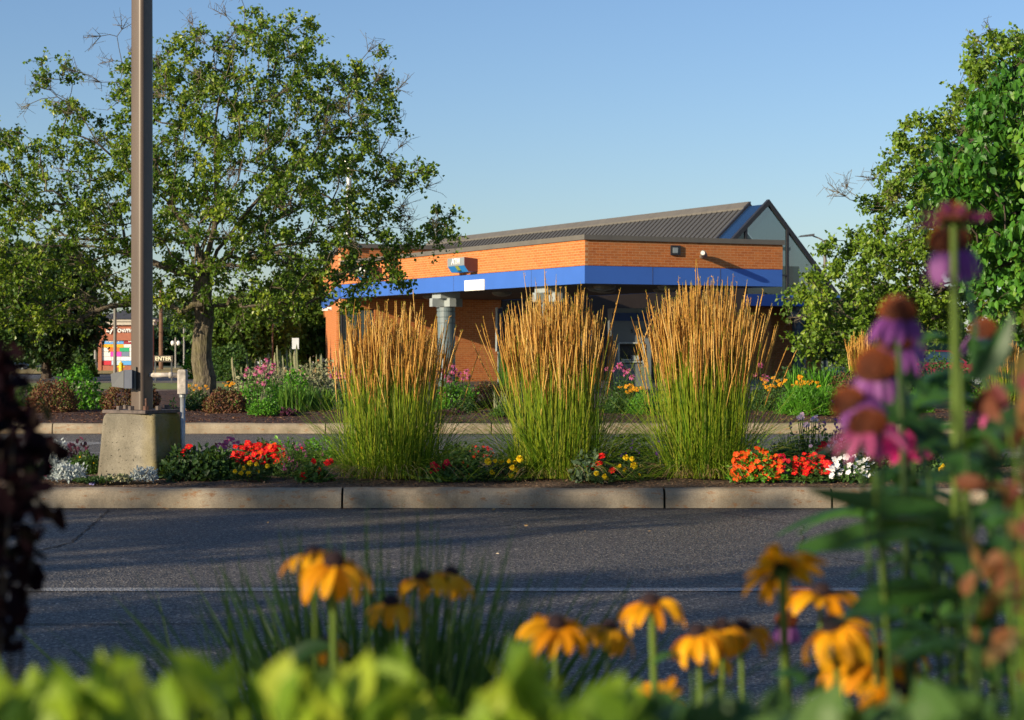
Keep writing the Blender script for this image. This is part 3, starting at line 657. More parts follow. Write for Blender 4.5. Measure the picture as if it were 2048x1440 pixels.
    wv = wood.build('trunk', bark, t); wv.location = -base
    lv = MB(); q = tw[~nb]; n = len(q); f = rg.uniform(.1, 1.08, (n, lpt)); i0 = np.clip((f*3).astype(int), 0, 2); ff = f*3-i0
    ix = np.arange(n)[:, None]; pos = q[ix, i0]*(1-ff[..., None])+q[ix, i0+1]*ff[..., None]; pos = (pos+rg.normal(0, .045*max(1, leaf/.1), pos.shape)).reshape(-1, 3)
    d = rg.normal(0, 1, pos.shape)+np.array([0, 0, -.6-hang]); d = nrm(d); nn = rg.normal(0, .7, pos.shape)+np.array([-.25, -.35, .6])
    cl = np.repeat(np.clip(rg.normal(.45, .17, len(tips)), 0, 1), T)[~nb]; rnd = np.clip(np.repeat(cl, lpt)+rg.normal(0, .2, len(pos)), 0, 1)
    lv.leaves(pos, d, nn, leaf*rg.uniform(.65, 1.2, len(pos)), wr, rnd, tmpl)
    lo_ = lv.build('crown', lm, t); lo_.location = -base
    return t
# the big pear tree on the left
tree('pear_tree', 'large sparse-leaved pear tree with forked grey trunk behind the brown pole', 'tree', (X(406, 42), 42, .2),
     [(330,622),(270,612),(215,618),(120,665),(60,650),(-60,640),(-150,560),(-150,300),(-60,240),(0,225),(50,255),(110,290),(125,250),(95,170),(82,120),(110,108),(135,150),(185,225),(235,250),(238,190),(255,105),(300,120),(350,90),(380,55),(420,70),(470,80),(488,30),(500,12),(520,30),(560,60),(595,32),(625,50),(640,110),(690,140),(735,100),(765,100),(780,140),(800,180),(818,220),(795,270),(740,285),(770,310),(865,335),(850,375),(800,400),(780,405),(850,425),(915,428),(905,470),(820,495),(800,520),(850,555),(800,575),(770,560),(740,600),(690,615),(640,600),(600,625),(560,640),(520,640),(470,655),(440,600),(410,640)],
     42, 3.7, 900, .088, M['pear'], M['bark_main'], .215, 2.75, limbs=10, twigs=6, lpt=15, bare=.13, sprd=.36, seed=3, mind=.31,
     spikes=((205,75),(245,60),(225,120),(165,150),(455,35),(490,8),(730,260),(800,300),(760,310),(65,210),(90,180),(380,45),(700,230),(235,200),(210,170)),
     extra_leader=((X(620, 42), 42, 4.4),))
tree('pear_tree', 'leafy pear tree arching in front of the glass gable from the right', 'tree', (X(2010, 41), 41, .2),
     [(1700,715),(1650,700),(1600,715),(1590,680),(1625,650),(1570,610),(1600,560),(1640,530),(1625,490),(1665,470),(1690,495),(1710,440),(1735,400),(1770,400),(1775,330),(1765,290),(1800,245),(1850,235),(1900,245),(1895,190),(1935,160),(1930,95),(1985,65),(2020,75),(2048,50),(2250,60),(2350,300),(2300,560),(2048,625),(1960,640),(1900,620),(1850,650),(1840,690),(1780,700),(1750,650)],
     41, 3.2, 640, .1, M['pear2'], M['bark_main'], .2, 2.2, limbs=9, twigs=6, lpt=18, bare=.07, sprd=.36, seed=5, mind=.35, spikes=((1680,385),(1700,375),(1745,360),(1685,395)),
     extra_leader=((X(1640, 41), 40.5, 2.1), (X(1760, 41), 40, 2.6)))
tree('broadleaf_tree', 'nearer tree with large drooping leaves at the right edge of the picture', 'tree', (X(2300, 24), 24, .1),
     [(1870,350),(1875,300),(1905,275),(1945,275),(1965,200),(2000,150),(2048,120),(2120,95),(2400,120),(2500,400),(2400,640),(2200,670),(2048,655),(2030,665),(1990,590),(1975,545),(1935,520),(1930,470),(1880,440),(1860,405)],
     24, 1.9, 380, .115, M['bigleaf'], M['bark_dark'], .13, 1.6, limbs=8, twigs=6, lpt=10, bare=0, tmpl='oval', sprd=.26, seed=8, mind=.2, wr=.62, hang=.8)
# trees and hedges far behind
def ell(u, v, a, b, n=22, j=.14, seed=0):
    rg = np.random.default_rng(seed); th = np.arange(n)*2*np.pi/n; k = 1+rg.uniform(-j, j, n)
    return [(u+a*k_*math.cos(q), v+b*k_*math.sin(q)) for q, k_ in zip(th, k)]
def bgtree(label, u, v, a, b, D, lm='dark', leaf=.3, nt_=170, dep=None, seed=1, vb=None, lpt=12, name='tree', tr=.18, group='trees beyond the bank', mind=.5):
    tree(name, label, 'tree', (X(u, D), D, 0), ell(u, v, a, b, seed=seed), D, dep or a/F*D*.8, nt_, leaf, M[lm], M['bark_dark'], tr, max(.5, CZ+(HZ-v-b*.85)/F*D), group, limbs=6, twigs=5, lpt=lpt, bare=0, sprd=.09*D/10, seed=seed, mind=mind, wr=.75)
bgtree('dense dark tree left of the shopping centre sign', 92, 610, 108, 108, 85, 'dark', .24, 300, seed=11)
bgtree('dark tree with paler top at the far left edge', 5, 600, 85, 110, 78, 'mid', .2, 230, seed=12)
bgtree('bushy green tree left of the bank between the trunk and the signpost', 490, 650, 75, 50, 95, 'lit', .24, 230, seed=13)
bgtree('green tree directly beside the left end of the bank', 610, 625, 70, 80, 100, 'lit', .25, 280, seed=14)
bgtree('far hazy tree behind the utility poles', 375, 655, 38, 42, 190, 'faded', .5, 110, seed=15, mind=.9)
bgtree('dark evergreen beside the orange utility pole', 335, 690, 30, 26, 150, 'dark', .35, 90, seed=16)
bgtree('low tree under the wires right of the utility pole', 405, 690, 26, 30, 160, 'mid', .4, 90, seed=17)
bgtree('small tree in front of the white store roof', 560, 680, 55, 22, 120, 'dark', .28, 140, seed=18)
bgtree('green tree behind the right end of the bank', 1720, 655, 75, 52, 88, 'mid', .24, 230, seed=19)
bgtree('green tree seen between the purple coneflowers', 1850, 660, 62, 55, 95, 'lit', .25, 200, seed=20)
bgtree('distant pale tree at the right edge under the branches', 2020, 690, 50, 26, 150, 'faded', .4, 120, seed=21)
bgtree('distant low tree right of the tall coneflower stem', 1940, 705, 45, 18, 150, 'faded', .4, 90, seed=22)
for i, (u, v, a, b, D) in enumerate([(-90, 640, 90, 70, 140), (40, 690, 60, 30, 170), (190, 700, 50, 25, 190), (300, 705, 40, 20, 230), (450, 690, 40, 20, 230), (540, 700, 60, 18, 240), (1700, 700, 70, 25, 210), (1850, 708, 80, 20, 220), (2080, 700, 60, 28, 200)]):
    lab = ['far tree mass beyond the left edge', 'far trees behind the parked dark car', 'far tree line behind the shopping centre sign', 'far tree line behind the ENTER sign', 'far tree line right of the pear trunk', 'far tree line above the white store', 'far tree line right of the bank', 'far tree line behind the parked red car', 'far tree line at the right edge'][i]
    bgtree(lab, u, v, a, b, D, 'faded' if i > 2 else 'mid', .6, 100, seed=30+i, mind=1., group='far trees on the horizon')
def clump(name, label, cat, u, vb, wpx, hpx, D, z0, lm, leaf, n, group=None, tmpl='rhomb', wr=.7, shell=.62, sx=1, dirup=.0, seed=None, parts='foliage', flatb=True):
    """dome of leaves standing on the ground"""
    rg = np.random.default_rng(seed if seed is not None else int(u*7+vb)); a = wpx/2/F*D; h = hpx/F*D
    t = thing(name, label, cat, (X(u, D), D, z0), 0, group)
    d = rg.normal(0, 1, (n, 3)); d[:, 2] = np.abs(d[:, 2])*.9-.12; d = nrm(d); r = rg.uniform(shell, 1.0, n)**.6
    lum = 1+.09*np.sin(d[:, 0]*7+u)+.08*np.sin(d[:, 1]*9+u*2)+.07*np.sin(d[:, 2]*8+u)
    p = d*(r*lum)[:, None]*np.array([a, a*.85, h]); p[:, 2] = np.maximum(p[:, 2], .01)
    m = MB(); dd = nrm(d*.7+rg.normal(0, .7, d.shape)+np.array([0, 0, dirup])); m.leaves(p, dd, d+rg.normal(0, .5, d.shape), leaf*rg.uniform(.6, 1.25, n), wr, rg.uniform(0, 1, n), tmpl)
    m.build(parts, M[lm], t)
    s = MB(); k = 14; e = nrm(rg.normal(0, 1, (k, 3))*np.array([1, 1, .3])+np.array([0, 0, 1.2])); pp = np.stack([e*0+rg.normal(0, .06, (k, 3))*np.array([1, 1, 0]), e*.35*np.array([a, a, h]), e*.8*np.array([a, a*.85, h])], 1)
    s.tubes(pp, [[.014*a/.4, .01*a/.4, .004*a/.4]], 4); s.build('stem', M['bark_dark'], t); return t, a, h
# ------------------------------------------------------------------ brown light pole on its concrete footing
DP = 17.15
lp = thing('light_pole', 'tall brown painted steel light pole bolted onto a weathered concrete footing', 'light pole', (X(284, DP), DP, .1))
def rsq(r, n=5, k=.45):          # rounded square outline, half width r
    o = []; c = r*(1-k)
    for i, (sx, sy) in enumerate(((1, 1), (-1, 1), (-1, -1), (1, -1))):
        for j in range(n):
            a = (i*90+90*j/(n-1))*math.pi/180; o.append((sx*c+r*k*math.cos(a), sy*c+r*k*math.sin(a)))
    return np.array(o)
def loft(outl, zs, scs, offs=None, rz=0, cap=True):
    m = MB(); c, s = math.cos(rz), math.sin(rz); k = len(outl); V = []
    for i, (z, q) in enumerate(zip(zs, scs)):
        o = outl*q; x = o[:, 0]*c-o[:, 1]*s; y = o[:, 0]*s+o[:, 1]*c; V.append(np.stack([x, y, np.full(k, z)], -1))
    V = np.concatenate(V); n = len(zs)
    m.add(V, [(a*k+j, a*k+(j+1) % k, (a+1)*k+(j+1) % k, (a+1)*k+j) for a in range(n-1) for j in range(k)])
    if cap: m.add(V[:k], [tuple(range(k))[::-1]]); m.add(V[-k:], [tuple(range(k))])
    return m
zt = CZ+(HZ-826)/F*DP-.1         # top of the footing above the empty
loft(rsq(.5, 7, .16), [-.15, .0, zt*.5, zt-.06, zt-.02, zt], [.6, .59, .54, .505, .49, .46], rz=R(-17)).build('footing', M['conc'], lp, smooth=False)
loft(rsq(.24, 3, .05), [zt+.004, zt+.03], [1, 1], rz=R(-30)).build('base_plate', M['plate'], lp)
loft(rsq(.5, 8, .5), [zt+.03, zt+3, zt+10.5], [.152, .15, .118], rz=R(-36)).build('pole', M['pole'], lp, smooth=True)
for i, (a, b) in enumerate(((-.16, -.17), (.17, -.16), (.19, .16), (-.17, .17), (.07, -.19), (-.055, -.2))):
    m = MB(); h = .03 if i != 4 else .1
    m.tubes(np.array([[(a, b, zt+.03), (a, b, zt+.03+h)]]), .011, 8, cap=True); m.tubes(np.array([[(a, b, zt+.031), (a, b, zt+.065)]]), .027, 6, cap=True)
    m.build('anchor_bolt', M['rusty'] if i == 4 else M['plate'], lp)
z0 = CZ+(HZ-758)/F*DP-.1
m = MB(); Mx = Matrix.Translation((-.2, -.02, z0))@Matrix.Rotation(R(4), 4, 'Y')
o = []
V = np.array([(-.105,-.09,-.062),(0.0,-.11,-.075),(0.0,.11,-.075),(-.105,.09,-.062),(-.115,-.09,.045),(0.0,-.11,.075),(0.0,.11,.075),(-.115,.09,.045)])+np.array([-.2+.07, -.03, z0]); m.add(V, [(0,3,2,1),(4,5,6,7),(0,1,5,4),(1,2,6,5),(2,3,7,6),(3,0,4,7)])
fl = m.build('floodlight', M['fgrey'] if 'fgrey' in M else flat('floodlight_grey', (.09,.1,.11), .45, var=.08), lp)
m = MB(); m.box((-.125, -.145, z0-.078), (-.06, .085, z0+.078)); m.build('housing', flat('floodlight_blue_grey', (.13,.145,.18), .4), fl)
m = MB(); m.box((-.056, -.09, z0-.09), (-.035, .05, z0+.105)); m.box((-.036, -.04, z0-.05), (.0, .02, z0+.05)); m.build('bracket', M['trim'], fl)
# conduit elbow and junction box on the right
ga = flat('galvanised_pipe', (.3,.32,.33), .45, metal=.5, var=.25, scale=30); jb = flat('peeling_grey_paint', (.42,.38,.33), .7, var=.4, scale=22)
zc = CZ+(HZ-750)/F*DP-.1; xb = X(366, DP)-X(284, DP)
m = MB(); m.tubes(np.array([[(.07, -.02, zc), (xb-.03, -.02, zc)]]), .021, 10, cap=True); m.tubes(np.array([[(.235, -.02, zc), (.265, -.02, zc)]]), .027, 10, cap=True); m.build('conduit_arm', jb, lp, smooth=True)
m = MB(); Q = rsq(.5, 4, .3)*np.array([.078, .1]); 
for z1, z2 in ((zc-.16, zc+.035),):
    k = len(Q); V = np.concatenate([np.column_stack([Q[:, 0]+xb, Q[:, 1]-.02, np.full(k, z)]) for z in (z1, z2, z2+.012)]); V[2*k:, 0] = (V[2*k:, 0]-xb)*.75+xb
    m.add(V, [(a*k+j, a*k+(j+1) % k, (a+1)*k+(j+1) % k, (a+1)*k+j) for a in range(2) for j in range(k)]); m.add(V[-k:], [tuple(range(k))]); m.add(V[:k], [tuple(range(k))[::-1]])
m.build('junction_box', jb, lp)
m = MB(); m.tubes(np.array([[(xb, -.02, zc-.16), (xb, -.02, zc-.19)]]), .03, 12, cap=True); m.build('coupling', ga, lp)
m = MB(); m.tubes(np.array([[(xb, -.02, zc-.17), (xb+.004, -.02, -.1)]]), .022, 12, cap=True); m.build('conduit', ga, lp, smooth=True)
# ------------------------------------------------------------------ feather reed grasses
def reed(label, uc, D, z0, rb, rtx, H, ns, nb, seed, lobes=((0, 0, 1),), group='tall feather reed grasses in the front island', thin=1., plume_from=.62, skew=.0):
    rg = np.random.default_rng(seed); t = thing('reed_grass', label, 'ornamental grass', (X(uc, D), D, z0), 0, group)
    # stems
    a = rg.uniform(0, 2*np.pi, ns); r = rg.uniform(0, 1, ns)**.62; lb = np.array(lobes)[rg.integers(0, len(lobes), ns)]
    bx = np.cos(a)*r*rb*lb[:, 2]+lb[:, 0]*.6; by = np.sin(a)*r*rb*.8
    tx = np.cos(a)*r*rtx*lb[:, 2]*rg.uniform(.7, 1.2, ns)+lb[:, 0]+rg.normal(0, .06, ns)+skew; ty = np.sin(a)*r*rtx*.8+lb[:, 1]
    wild = rg.random(ns) < .05; tx[wild] *= 1.3
    h = H*(1-.18*r**2)*np.minimum(rg.normal(.93, .085, ns), 1.06); h[rg.random(ns) < .05] *= 1.1
    K = 9; f = np.linspace(0, 1, K)
    px = bx[:, None]+(tx-bx)[:, None]*(f**1.25)[None]; py = by[:, None]+(ty-by)[:, None]*(f**1.25)[None]; pz = h[:, None]*f[None]-.0
    wob = rg.normal(0, .022, (ns, 1))*np.sin(f*np.pi*rg.uniform(.8, 1.6, (ns, 1)))
    st = np.stack([px+wob, py+wob*.5, pz], -1)
    m = MB(); m.tubes(st, np.linspace(.0026, .0014, K)[None]*thin, 3, rnd=rg.uniform(0, .85, ns)); m.build('stem', M['stalk'], t)
    # plumes
    p0 = np.clip(rg.normal(plume_from+.07, .095, ns), .42, .9); K2 = 12; g = np.linspace(0, 1, K2); ff = p0[:, None]+(1.0-p0)[:, None]*g[None]
    def at(fr):
        i = np.clip((fr*(K-1)).astype(int), 0, K-2); w_ = fr*(K-1)-i; ix = np.arange(ns)[:, None]
        return st[ix, i]*(1-w_[..., None])+st[ix, i+1]*w_[..., None]
    pp = at(ff); rad = (.0048*np.sin(np.pi*np.clip(g*.93+.07, 0, 1))**.6+.0006)[None]*rg.uniform(.6, 1.3, (ns, K2))*rg.uniform(.7, 1.2, (ns, 1))*thin
    rad[:, -1] = .0008
    rp = rg.uniform(0, 1, ns); m = MB(); m.tubes(pp, rad, 4, rnd=rp)
    q = 16; fs_ = p0[:, None]+(1-p0)[:, None]*rg.uniform(.02, .97, (ns, q)); sp = at(fs_).reshape(-1, 3); dd = nrm(rg.normal(0, .4, sp.shape)+np.array([0, 0, 1.1]))
    m.leaves(sp+dd*.003, dd, rg.normal(0, 1, sp.shape), .022*thin*rg.uniform(.6, 1.2, len(sp)), .3, np.clip(np.repeat(rp, q)+rg.normal(0, .15, len(sp)), 0, 1), 'rhomb')
    m.build('plume', M['plume'], t)
    # arching blades
    a = rg.uniform(0, 2*np.pi, nb); r = np.sqrt(rg.uniform(0, 1, nb)); L_ = rg.uniform(.5, 1.0, nb)*H*.85; up = rg.uniform(.35, .98, nb)**.8; K = 8; f = np.linspace(0, 1, K)
    up = np.where(rg.random(nb) < .2, rg.uniform(.4, .75, nb), np.clip(up+.25, 0, 1))
    lbx = np.array(lobes)[rg.integers(0, len(lobes), nb)]
    o = np.sqrt(1-up**2); reach = L_[:, None]*(o[:, None]*f+.0)*(1.1); zz = L_[:, None]*(up[:, None]*f-(1-up[:, None])*1.35*f**2.2)
    zz = np.maximum(zz, .01+.03*rg.random((nb, 1)))
    bx = np.cos(a)*r*rb+lbx[:, 0]*.6; by = np.sin(a)*r*rb*.8; aa = a+rg.normal(0, .5, nb)
    P_ = np.stack([bx[:, None]+np.cos(aa)[:, None]*reach, by[:, None]+np.sin(aa)[:, None]*reach*.8, zz], -1)
    m = MB(); m.ribbons(P_, np.array([.7, 1, 1, .95, .85, .65, .4, .05])[None]*.0065*rg.uniform(.7, 1.25, (nb, 1))*thin, np.stack([-np.sin(aa), np.cos(aa), 0*aa], -1), rnd=np.clip(rg.normal(.42, .25, nb), 0, 1)); m.build('blade', M['blade'], t)
    n = int(nb*.12); a = rg.uniform(0, 2*np.pi, n); Ld = rg.uniform(.12, .5, n); f = np.linspace(0, 1, 5)
    P_ = np.stack([(np.cos(a)*rb)[:, None]+np.cos(a)[:, None]*Ld[:, None]*f, (np.sin(a)*rb)[:, None]+np.sin(a)[:, None]*Ld[:, None]*f, .02+.5*Ld[:, None]*f*(1-f)*2+0*f], -1)
    m = MB(); m.ribbons(P_, [[.004, .005, .004, .003, .001]], rnd=rg.random(n)); m.build('dead_blade', M['dry'], t)
    return t
reed('feather reed grass clump nearest the light pole, leftmost of the three', 782, 17.0, .19, .37, .46, 1.42, 520, 1350, 21, skew=.03, lobes=((0, 0, 1), (-.13, 0, .95), (.1, 0, .95)))
reed('feather reed grass clump in the middle, in front of the canopy corner', 1116, 17.0, .19, .35, .47, 1.55, 640, 1050, 22, skew=-.03, lobes=((0, 0, 1), (.08, 0, 1), (-.08, 0, 1)))
reed('tallest and widest feather reed grass clump, right of the cash machine', 1408, 17.0, .19, .33, .48, 1.62, 780, 1100, 23, lobes=((-.12, 0, 1), (.12, 0, 1), (.0, 0, 1)))
# ------------------------------------------------------------------ bloom meshes (shared)
def ring(m, n, L_, wr, el, z=0, r0=.0, mi=0, jit=.08, tm='petal', droop=None, ph=0.):
    a = np.arange(n)*2*np.pi/n+rng.normal(0, jit, n)+ph; e = el+rng.normal(0, jit, n)
    d = np.stack([np.cos(a)*np.cos(e), np.sin(a)*np.cos(e), np.sin(e)], -1)
    up = np.stack([-np.cos(a)*np.sin(e), -np.sin(a)*np.sin(e), np.cos(e)], -1)
    p = np.stack([np.cos(a)*r0, np.sin(a)*r0, 0*a+z], -1); m.leaves(p, d, up, L_*rng.uniform(.88, 1.1, n), wr, None, tm, mi)
def ball(m, r, n=8, k=5, sz=1., z=0, mi=0, full=False):
    th = np.linspace(0, np.pi if full else np.pi/2, k+1); ph = np.arange(n)*2*np.pi/n
    V = np.array([[(r*math.sin(t_)*math.cos(p_), r*math.sin(t_)*math.sin(p_), z+r*sz*math.cos(t_)) for p_ in ph] for t_ in th]).reshape(-1, 3)
    m.add(V, [(a*n+j, (a+1)*n+j, (a+1)*n+(j+1) % n, a*n+(j+1) % n) for a in range(k) for j in range(n)], mi=mi)
BL = {}
def bloom_flat5(key, mat, r=.024):
    m = MB(); ring(m, 5, r, .95, R(8), mi=0); ball(m, r*.12, 5, 2, mi=1); BL[key] = m.mesh('bloom', [M[mat], M['yellow']])
def bloom_pom(key, mat, r=.026):
    m = MB()
    for i, (e, n) in enumerate(((R(-10), 13), (R(10), 12), (R(30), 10), (R(50), 8), (R(72), 6))): ring(m, n, r*(1-.07*i), .5, e, z=r*.12*i, ph=i*.4)
    BL[key] = m.mesh('bloom', [M[mat]])
def bloom_zin(key, mat, r=.028):
    m = MB()
    for i, (e, n) in enumerate(((R(5), 12), (R(22), 10), (R(42), 7))): ring(m, n, r*(1-.2*i), .42, e, z=r*.08*i, ph=i*.3)
    ball(m, r*.18, 6, 2, z=r*.2, mi=1); BL[key] = m.mesh('bloom', [M[mat], M['susan_c']])
def bloom_cone(key, mat, r=.045, cone=.4, droop=-30, np_=12, cm='cone_c', csz=.8, wr=.36):
    m = MB(); ring(m, np_, r, wr, R(droop), z=0, r0=r*.22, jit=.12, tm='petal'); ball(m, r*cone, 10, 5, csz, z=-r*.05, mi=1); BL[key] = m.mesh('bloom', [M[mat], M[cm]])
def bloom_spike(key, mat, h=.1, n=26, s=.012):
    m = MB(); z = rng.uniform(0, h, n); a = rng.uniform(0, 6.28, n); rr = .011*(1-.5*z/h)
    p = np.stack([np.cos(a)*rr*.3, np.sin(a)*rr*.3, z], -1); d = np.stack([np.cos(a), np.sin(a), .3+0*a], -1); m.leaves(p, d, rng.normal(0, 1, p.shape), s*(1.1-.5*z/h), .9, tmpl='petal')
    m.tubes(np.array([[(0, 0, -.03), (0, 0, h)]]), [[.002, .001]], 3, mi=1); BL[key] = m.mesh('bloom', [M[mat], M['stem_dark']])
bloom_flat5('imp_red', 'red', .023); bloom_flat5('imp_orange', 'orange', .024); bloom_flat5('imp_white', 'white', .022); bloom_flat5('imp_crim', 'crimson', .021); bloom_flat5('pink5', 'cone_pink', .02)
bloom_flat5('lav5', 'lav', .02); bloom_flat5('palepink5', 'palepink', .019)
bloom_pom('mari', 'yellow'); bloom_pom('mari_o', 'susan', .022); bloom_zin('zin_red', 'red'); bloom_zin('zin_or', 'orange')
bloom_spike('ang_v', 'violet', .12); bloom_spike('ang_r', 'rose', .09); bloom_spike('salvia', 'violet', .1, 30)
bloom_cone('cone_far', 'cone_far', .05); bloom_cone('susan_far', 'susan', .036, .28, -12, 12, 'susan_c')
CAMP = np.array([0, 0, CZ])
def face(p, tiltup=.5, j=.35, rg=rng):          # rotation with +Z leaning up and toward the camera/sun
    n = nrm(nrm(CAMP-p)*(1-tiltup)+np.array([-.25, -.1, 1])*tiltup+rg.normal(0, j, 3)*.6)
    return Vector(n).to_track_quat('Z', 'Y').to_euler()
def blooms(t, key, uvs, D, sc=1., tiltup=.45, jit=.06, front=True, h=None, stems=None):
    base = np.array(t.location); rg = np.random.default_rng(int(abs(base[0]*100))+len(uvs)+int(D))
    for q in uvs:
        u, v = q[:2]; s = q[2] if len(q) > 2 else 1.
        d = D+rg.uniform(-jit, jit); p = P(u, v, d); o = link('bloom', BL[key], t, p-base, face(p, tiltup, rg=rg), sc*s*rg.uniform(.85, 1.15))
        if stems is not None:
            stems.append(np.stack([np.array([0, 0, 0])+rg.normal(0, .05, 3)*np.array([1, 1, 0]), (p-base)*np.array([.8, .8, .55]), p-base-np.array([0, 0, .005])]))
def plant(name, label, cat, u, vt, vb, w_, D, lm, leaf, n, bl=(), z0=.19, tmpl='oval', wr=.55, group=None, stems=False, shell=.35, **k):
    """low bedding plant; vt/vb top and bottom rows, w_ width in photo pixels; bl = [(key, [(u,v,s)..], scale)]"""
    hp = (CZ-z0)/D*F+HZ-vt
    t, a, h = clump(name, label, cat, u, vb, w_, hp, D, z0, lm, leaf, n, group, tmpl, wr, shell, **k)
    sts = [] if stems else None
    for key, uv, s in bl: blooms(t, key, uv, D-a*.45, s, stems=sts, jit=a*.3)
    if sts:
        m = MB(); m.tubes(np.array(sts), [[.006, .005, .004]], 4); m.build('flower_stem', M['stem_dark'], t)
    return t
def scat(n, u0, u1, v0, v1, seed, s=(.8, 1.2), dome=True):
    rg = np.random.default_rng(seed); o = []
    while len(o) < n:
        x = rg.uniform(-1, 1); y = rg.uniform(-1, 1)
        if dome and (x*x+max(0, -y)**2 > 1.05): continue
        q = ((u0+u1)/2+x*(u1-u0)/2, (v0+v1)/2+y*(v1-v0)/2, rg.uniform(*s))
        if all((q[0]-a[0])**2+(q[1]-a[1])**2*1.6 > 45 for a in o) or rg.random() < .08: o.append(q)
    return o
G1 = 'bedding flowers in the front island'
# from left to right
plant('dusty_miller', 'bushy silver dusty miller left of the concrete footing', 'plant', 135, 925, 978, 78, 16.6, 'silver', .035, 900, tmpl='long', wr=.4, dirup=.6)
plant('dusty_miller', 'small silver dusty miller in front of the right corner of the footing', 'plant', 287, 932, 980, 60, 16.5, 'silver', .03, 700, tmpl='long', wr=.4, dirup=.6)
plant('dusty_miller', 'pale dusty miller behind the larger one at the left', 'plant', 112, 880, 930, 66, 18.2, 'silver', .04, 600, tmpl='long', wr=.45, dirup=.6)
plant('coleus', 'dark purple coleus with frilled leaves left of the footing', 'plant', 157, 884, 925, 66, 18.6, 'purple_leaf', .05, 240, dirup=.7)
plant('marigold_plant', 'feathery green plant with tiny yellow buds beside the footing', 'plant', 172, 905, 960, 74, 17.4, 'mid', .045, 900, [('mari', [(160,914,.35),(188,926,.35),(172,933,.3),(205,914,.3)], 1)], tmpl='rhomb', wr=.35)
plant('petunia', 'low green plant with one lavender blue flower at the kerb', 'plant', 192, 958, 985, 90, 16.45, 'dark', .028, 800, [('lav5', [(184,966,1.2),(190,976,.9),(180,962,.8)], 1.2)])
plant('vinca', 'pink flowered plant half hidden behind the dark shrub on the left', 'plant', 92, 925, 975, 50, 16.8, 'dark', .04, 300, [('pink5', [(96,935,1.4),(100,942,1.1),(92,955,1.2)], 1.2)])
plant('variegated_plant', 'low plant with cream edged leaves before the footing', 'plant', 238, 950, 982, 62, 16.45, 'sage', .03, 380)
plant('leafy_plant', 'large dark green leafy plant right of the footing', 'plant', 388, 893, 980, 150, 16.9, 'dark', .06, 1500, [('imp_red', [(378,893,1.3),(367,902,1.2),(362,912,1)], 1.1)], dirup=.2, wr=.5)
plant('leafy_plant', 'second green leafy plant before the red impatiens', 'plant', 440, 902, 980, 84, 16.9, 'mid', .055, 700)
plant('begonia', 'pink begonia with dark leaves behind the leafy plants', 'plant', 455, 880, 935, 90, 18.1, 'purple_leaf', .032, 420, [('pink5', [(458,876,1.3),(462,880,1.3),(453,884,1.2),(468,886,1),(450,896,1.3),(448,890,1.2),(430,899,1),(476,885,1),(440,888,1),(466,878,1),(434,893,1)], 1.1)])
plant('impatiens', 'wide red impatiens mound left of the first reed grass', 'plant', 515, 884, 955, 120, 17.4, 'mid', .04, 1100, [('imp_red', scat(72, 462, 572, 884, 926, 1), 1.15), ('imp_orange', [(540,893,1.1),(550,898,1),(548,888,1),(520,905,1)], 1)])
plant('marigold', 'yellow marigold in the shade below the red impatiens', 'plant', 502, 930, 972, 84, 16.7, 'dark', .035, 700, [('mari', [(482,947,.95),(498,948,1.3),(470,943,.7),(488,937,.8),(500,927,.9),(513,929,.9),(516,944,.7),(535,932,.8)], 1.)], tmpl='rhomb', wr=.35)
plant('angelonia', 'rose purple angelonia beside the red impatiens', 'plant', 588, 878, 965, 90, 17.0, 'mid', .03, 1400, [('ang_r', [(571,897,1),(562,908,.9),(576,908,.8),(597,902,1.1),(608,905,1),(612,915,1),(580,925,1.3),(585,922,1),(591,940,1),(570,942,1.2),(646,912,.8),(600,893,.8)], .9), ('zin_red', [(603,896,.7)], .8)], tmpl='long', wr=.28, dirup=.5)
plant('leafy_plant', 'bright green leafy plant behind the angelonia', 'plant', 570, 874, 930, 80, 18.6, 'bright', .04, 500)
plant('zinnia', 'red zinnia with pale green leaves at the left foot of the reed grass', 'plant', 628, 928, 976, 74, 16.6, 'mid', .045, 420, [('zin_red', [(606,952,1.1),(610,948,.8),(638,942,1.1),(636,953,1.1),(627,922,1),(655,925,1.2),(662,922,.9)], 1.1)])
plant('petunia', 'crimson petunia right of the first reed grass', 'plant', 882, 922, 968, 66, 16.6, 'mid', .045, 420, [('imp_crim', [(866,930,1.3),(876,932,1.3),(884,935,1.2),(861,941,1.3),(893,925,1.1),(872,940,1.2),(898,930,1)], 1.2)])
plant('zinnia', 'small orange red zinnias between the petunia and the marigold', 'plant', 930, 915, 964, 84, 16.7, 'mid', .04, 620, [('zin_or', [(909,939,1),(937,945,1.15),(934,932,.7),(926,925,.6),(948,914,.7),(902,938,.6)], .95)])
plant('marigold', 'yellow marigold just left of the middle reed grass', 'plant', 1008, 916, 962, 92, 16.7, 'dark', .032, 900, [('mari', [(976,924,1.2),(1003,924,1.1),(1018,923,.8),(985,945,1.1),(1040,918,1.2),(1033,940,1.2),(1025,936,1),(1023,951,1),(1030,925,.7),(990,922,.7)], 1.)], tmpl='rhomb', wr=.35)
plant('dianthus', 'dark red dianthus at the back of the island between two grasses', 'plant', 956, 890, 935, 70, 19.2, 'dark', .035, 500, [('imp_crim', scat(24, 928, 985, 892, 914, 5), .8)])
plant('zinnia', 'scarlet zinnia with silvery leaves right of the middle reed grass', 'plant', 1182, 906, 966, 74, 16.6, 'faded', .05, 560, [('zin_red', [(1203,912,1.2),(1180,931,1.2),(1198,927,1),(1186,936,.9),(1224,940,.9)], 1.2)])
plant('marigold', 'two-flowered yellow marigold in front of the scarlet zinnia', 'plant', 1204, 940, 968, 48, 16.35, 'dark', .03, 300, [('mari', [(1193,947,1.1),(1212,957,1.25),(1209,953,.9)], 1.)], tmpl='rhomb', wr=.35)
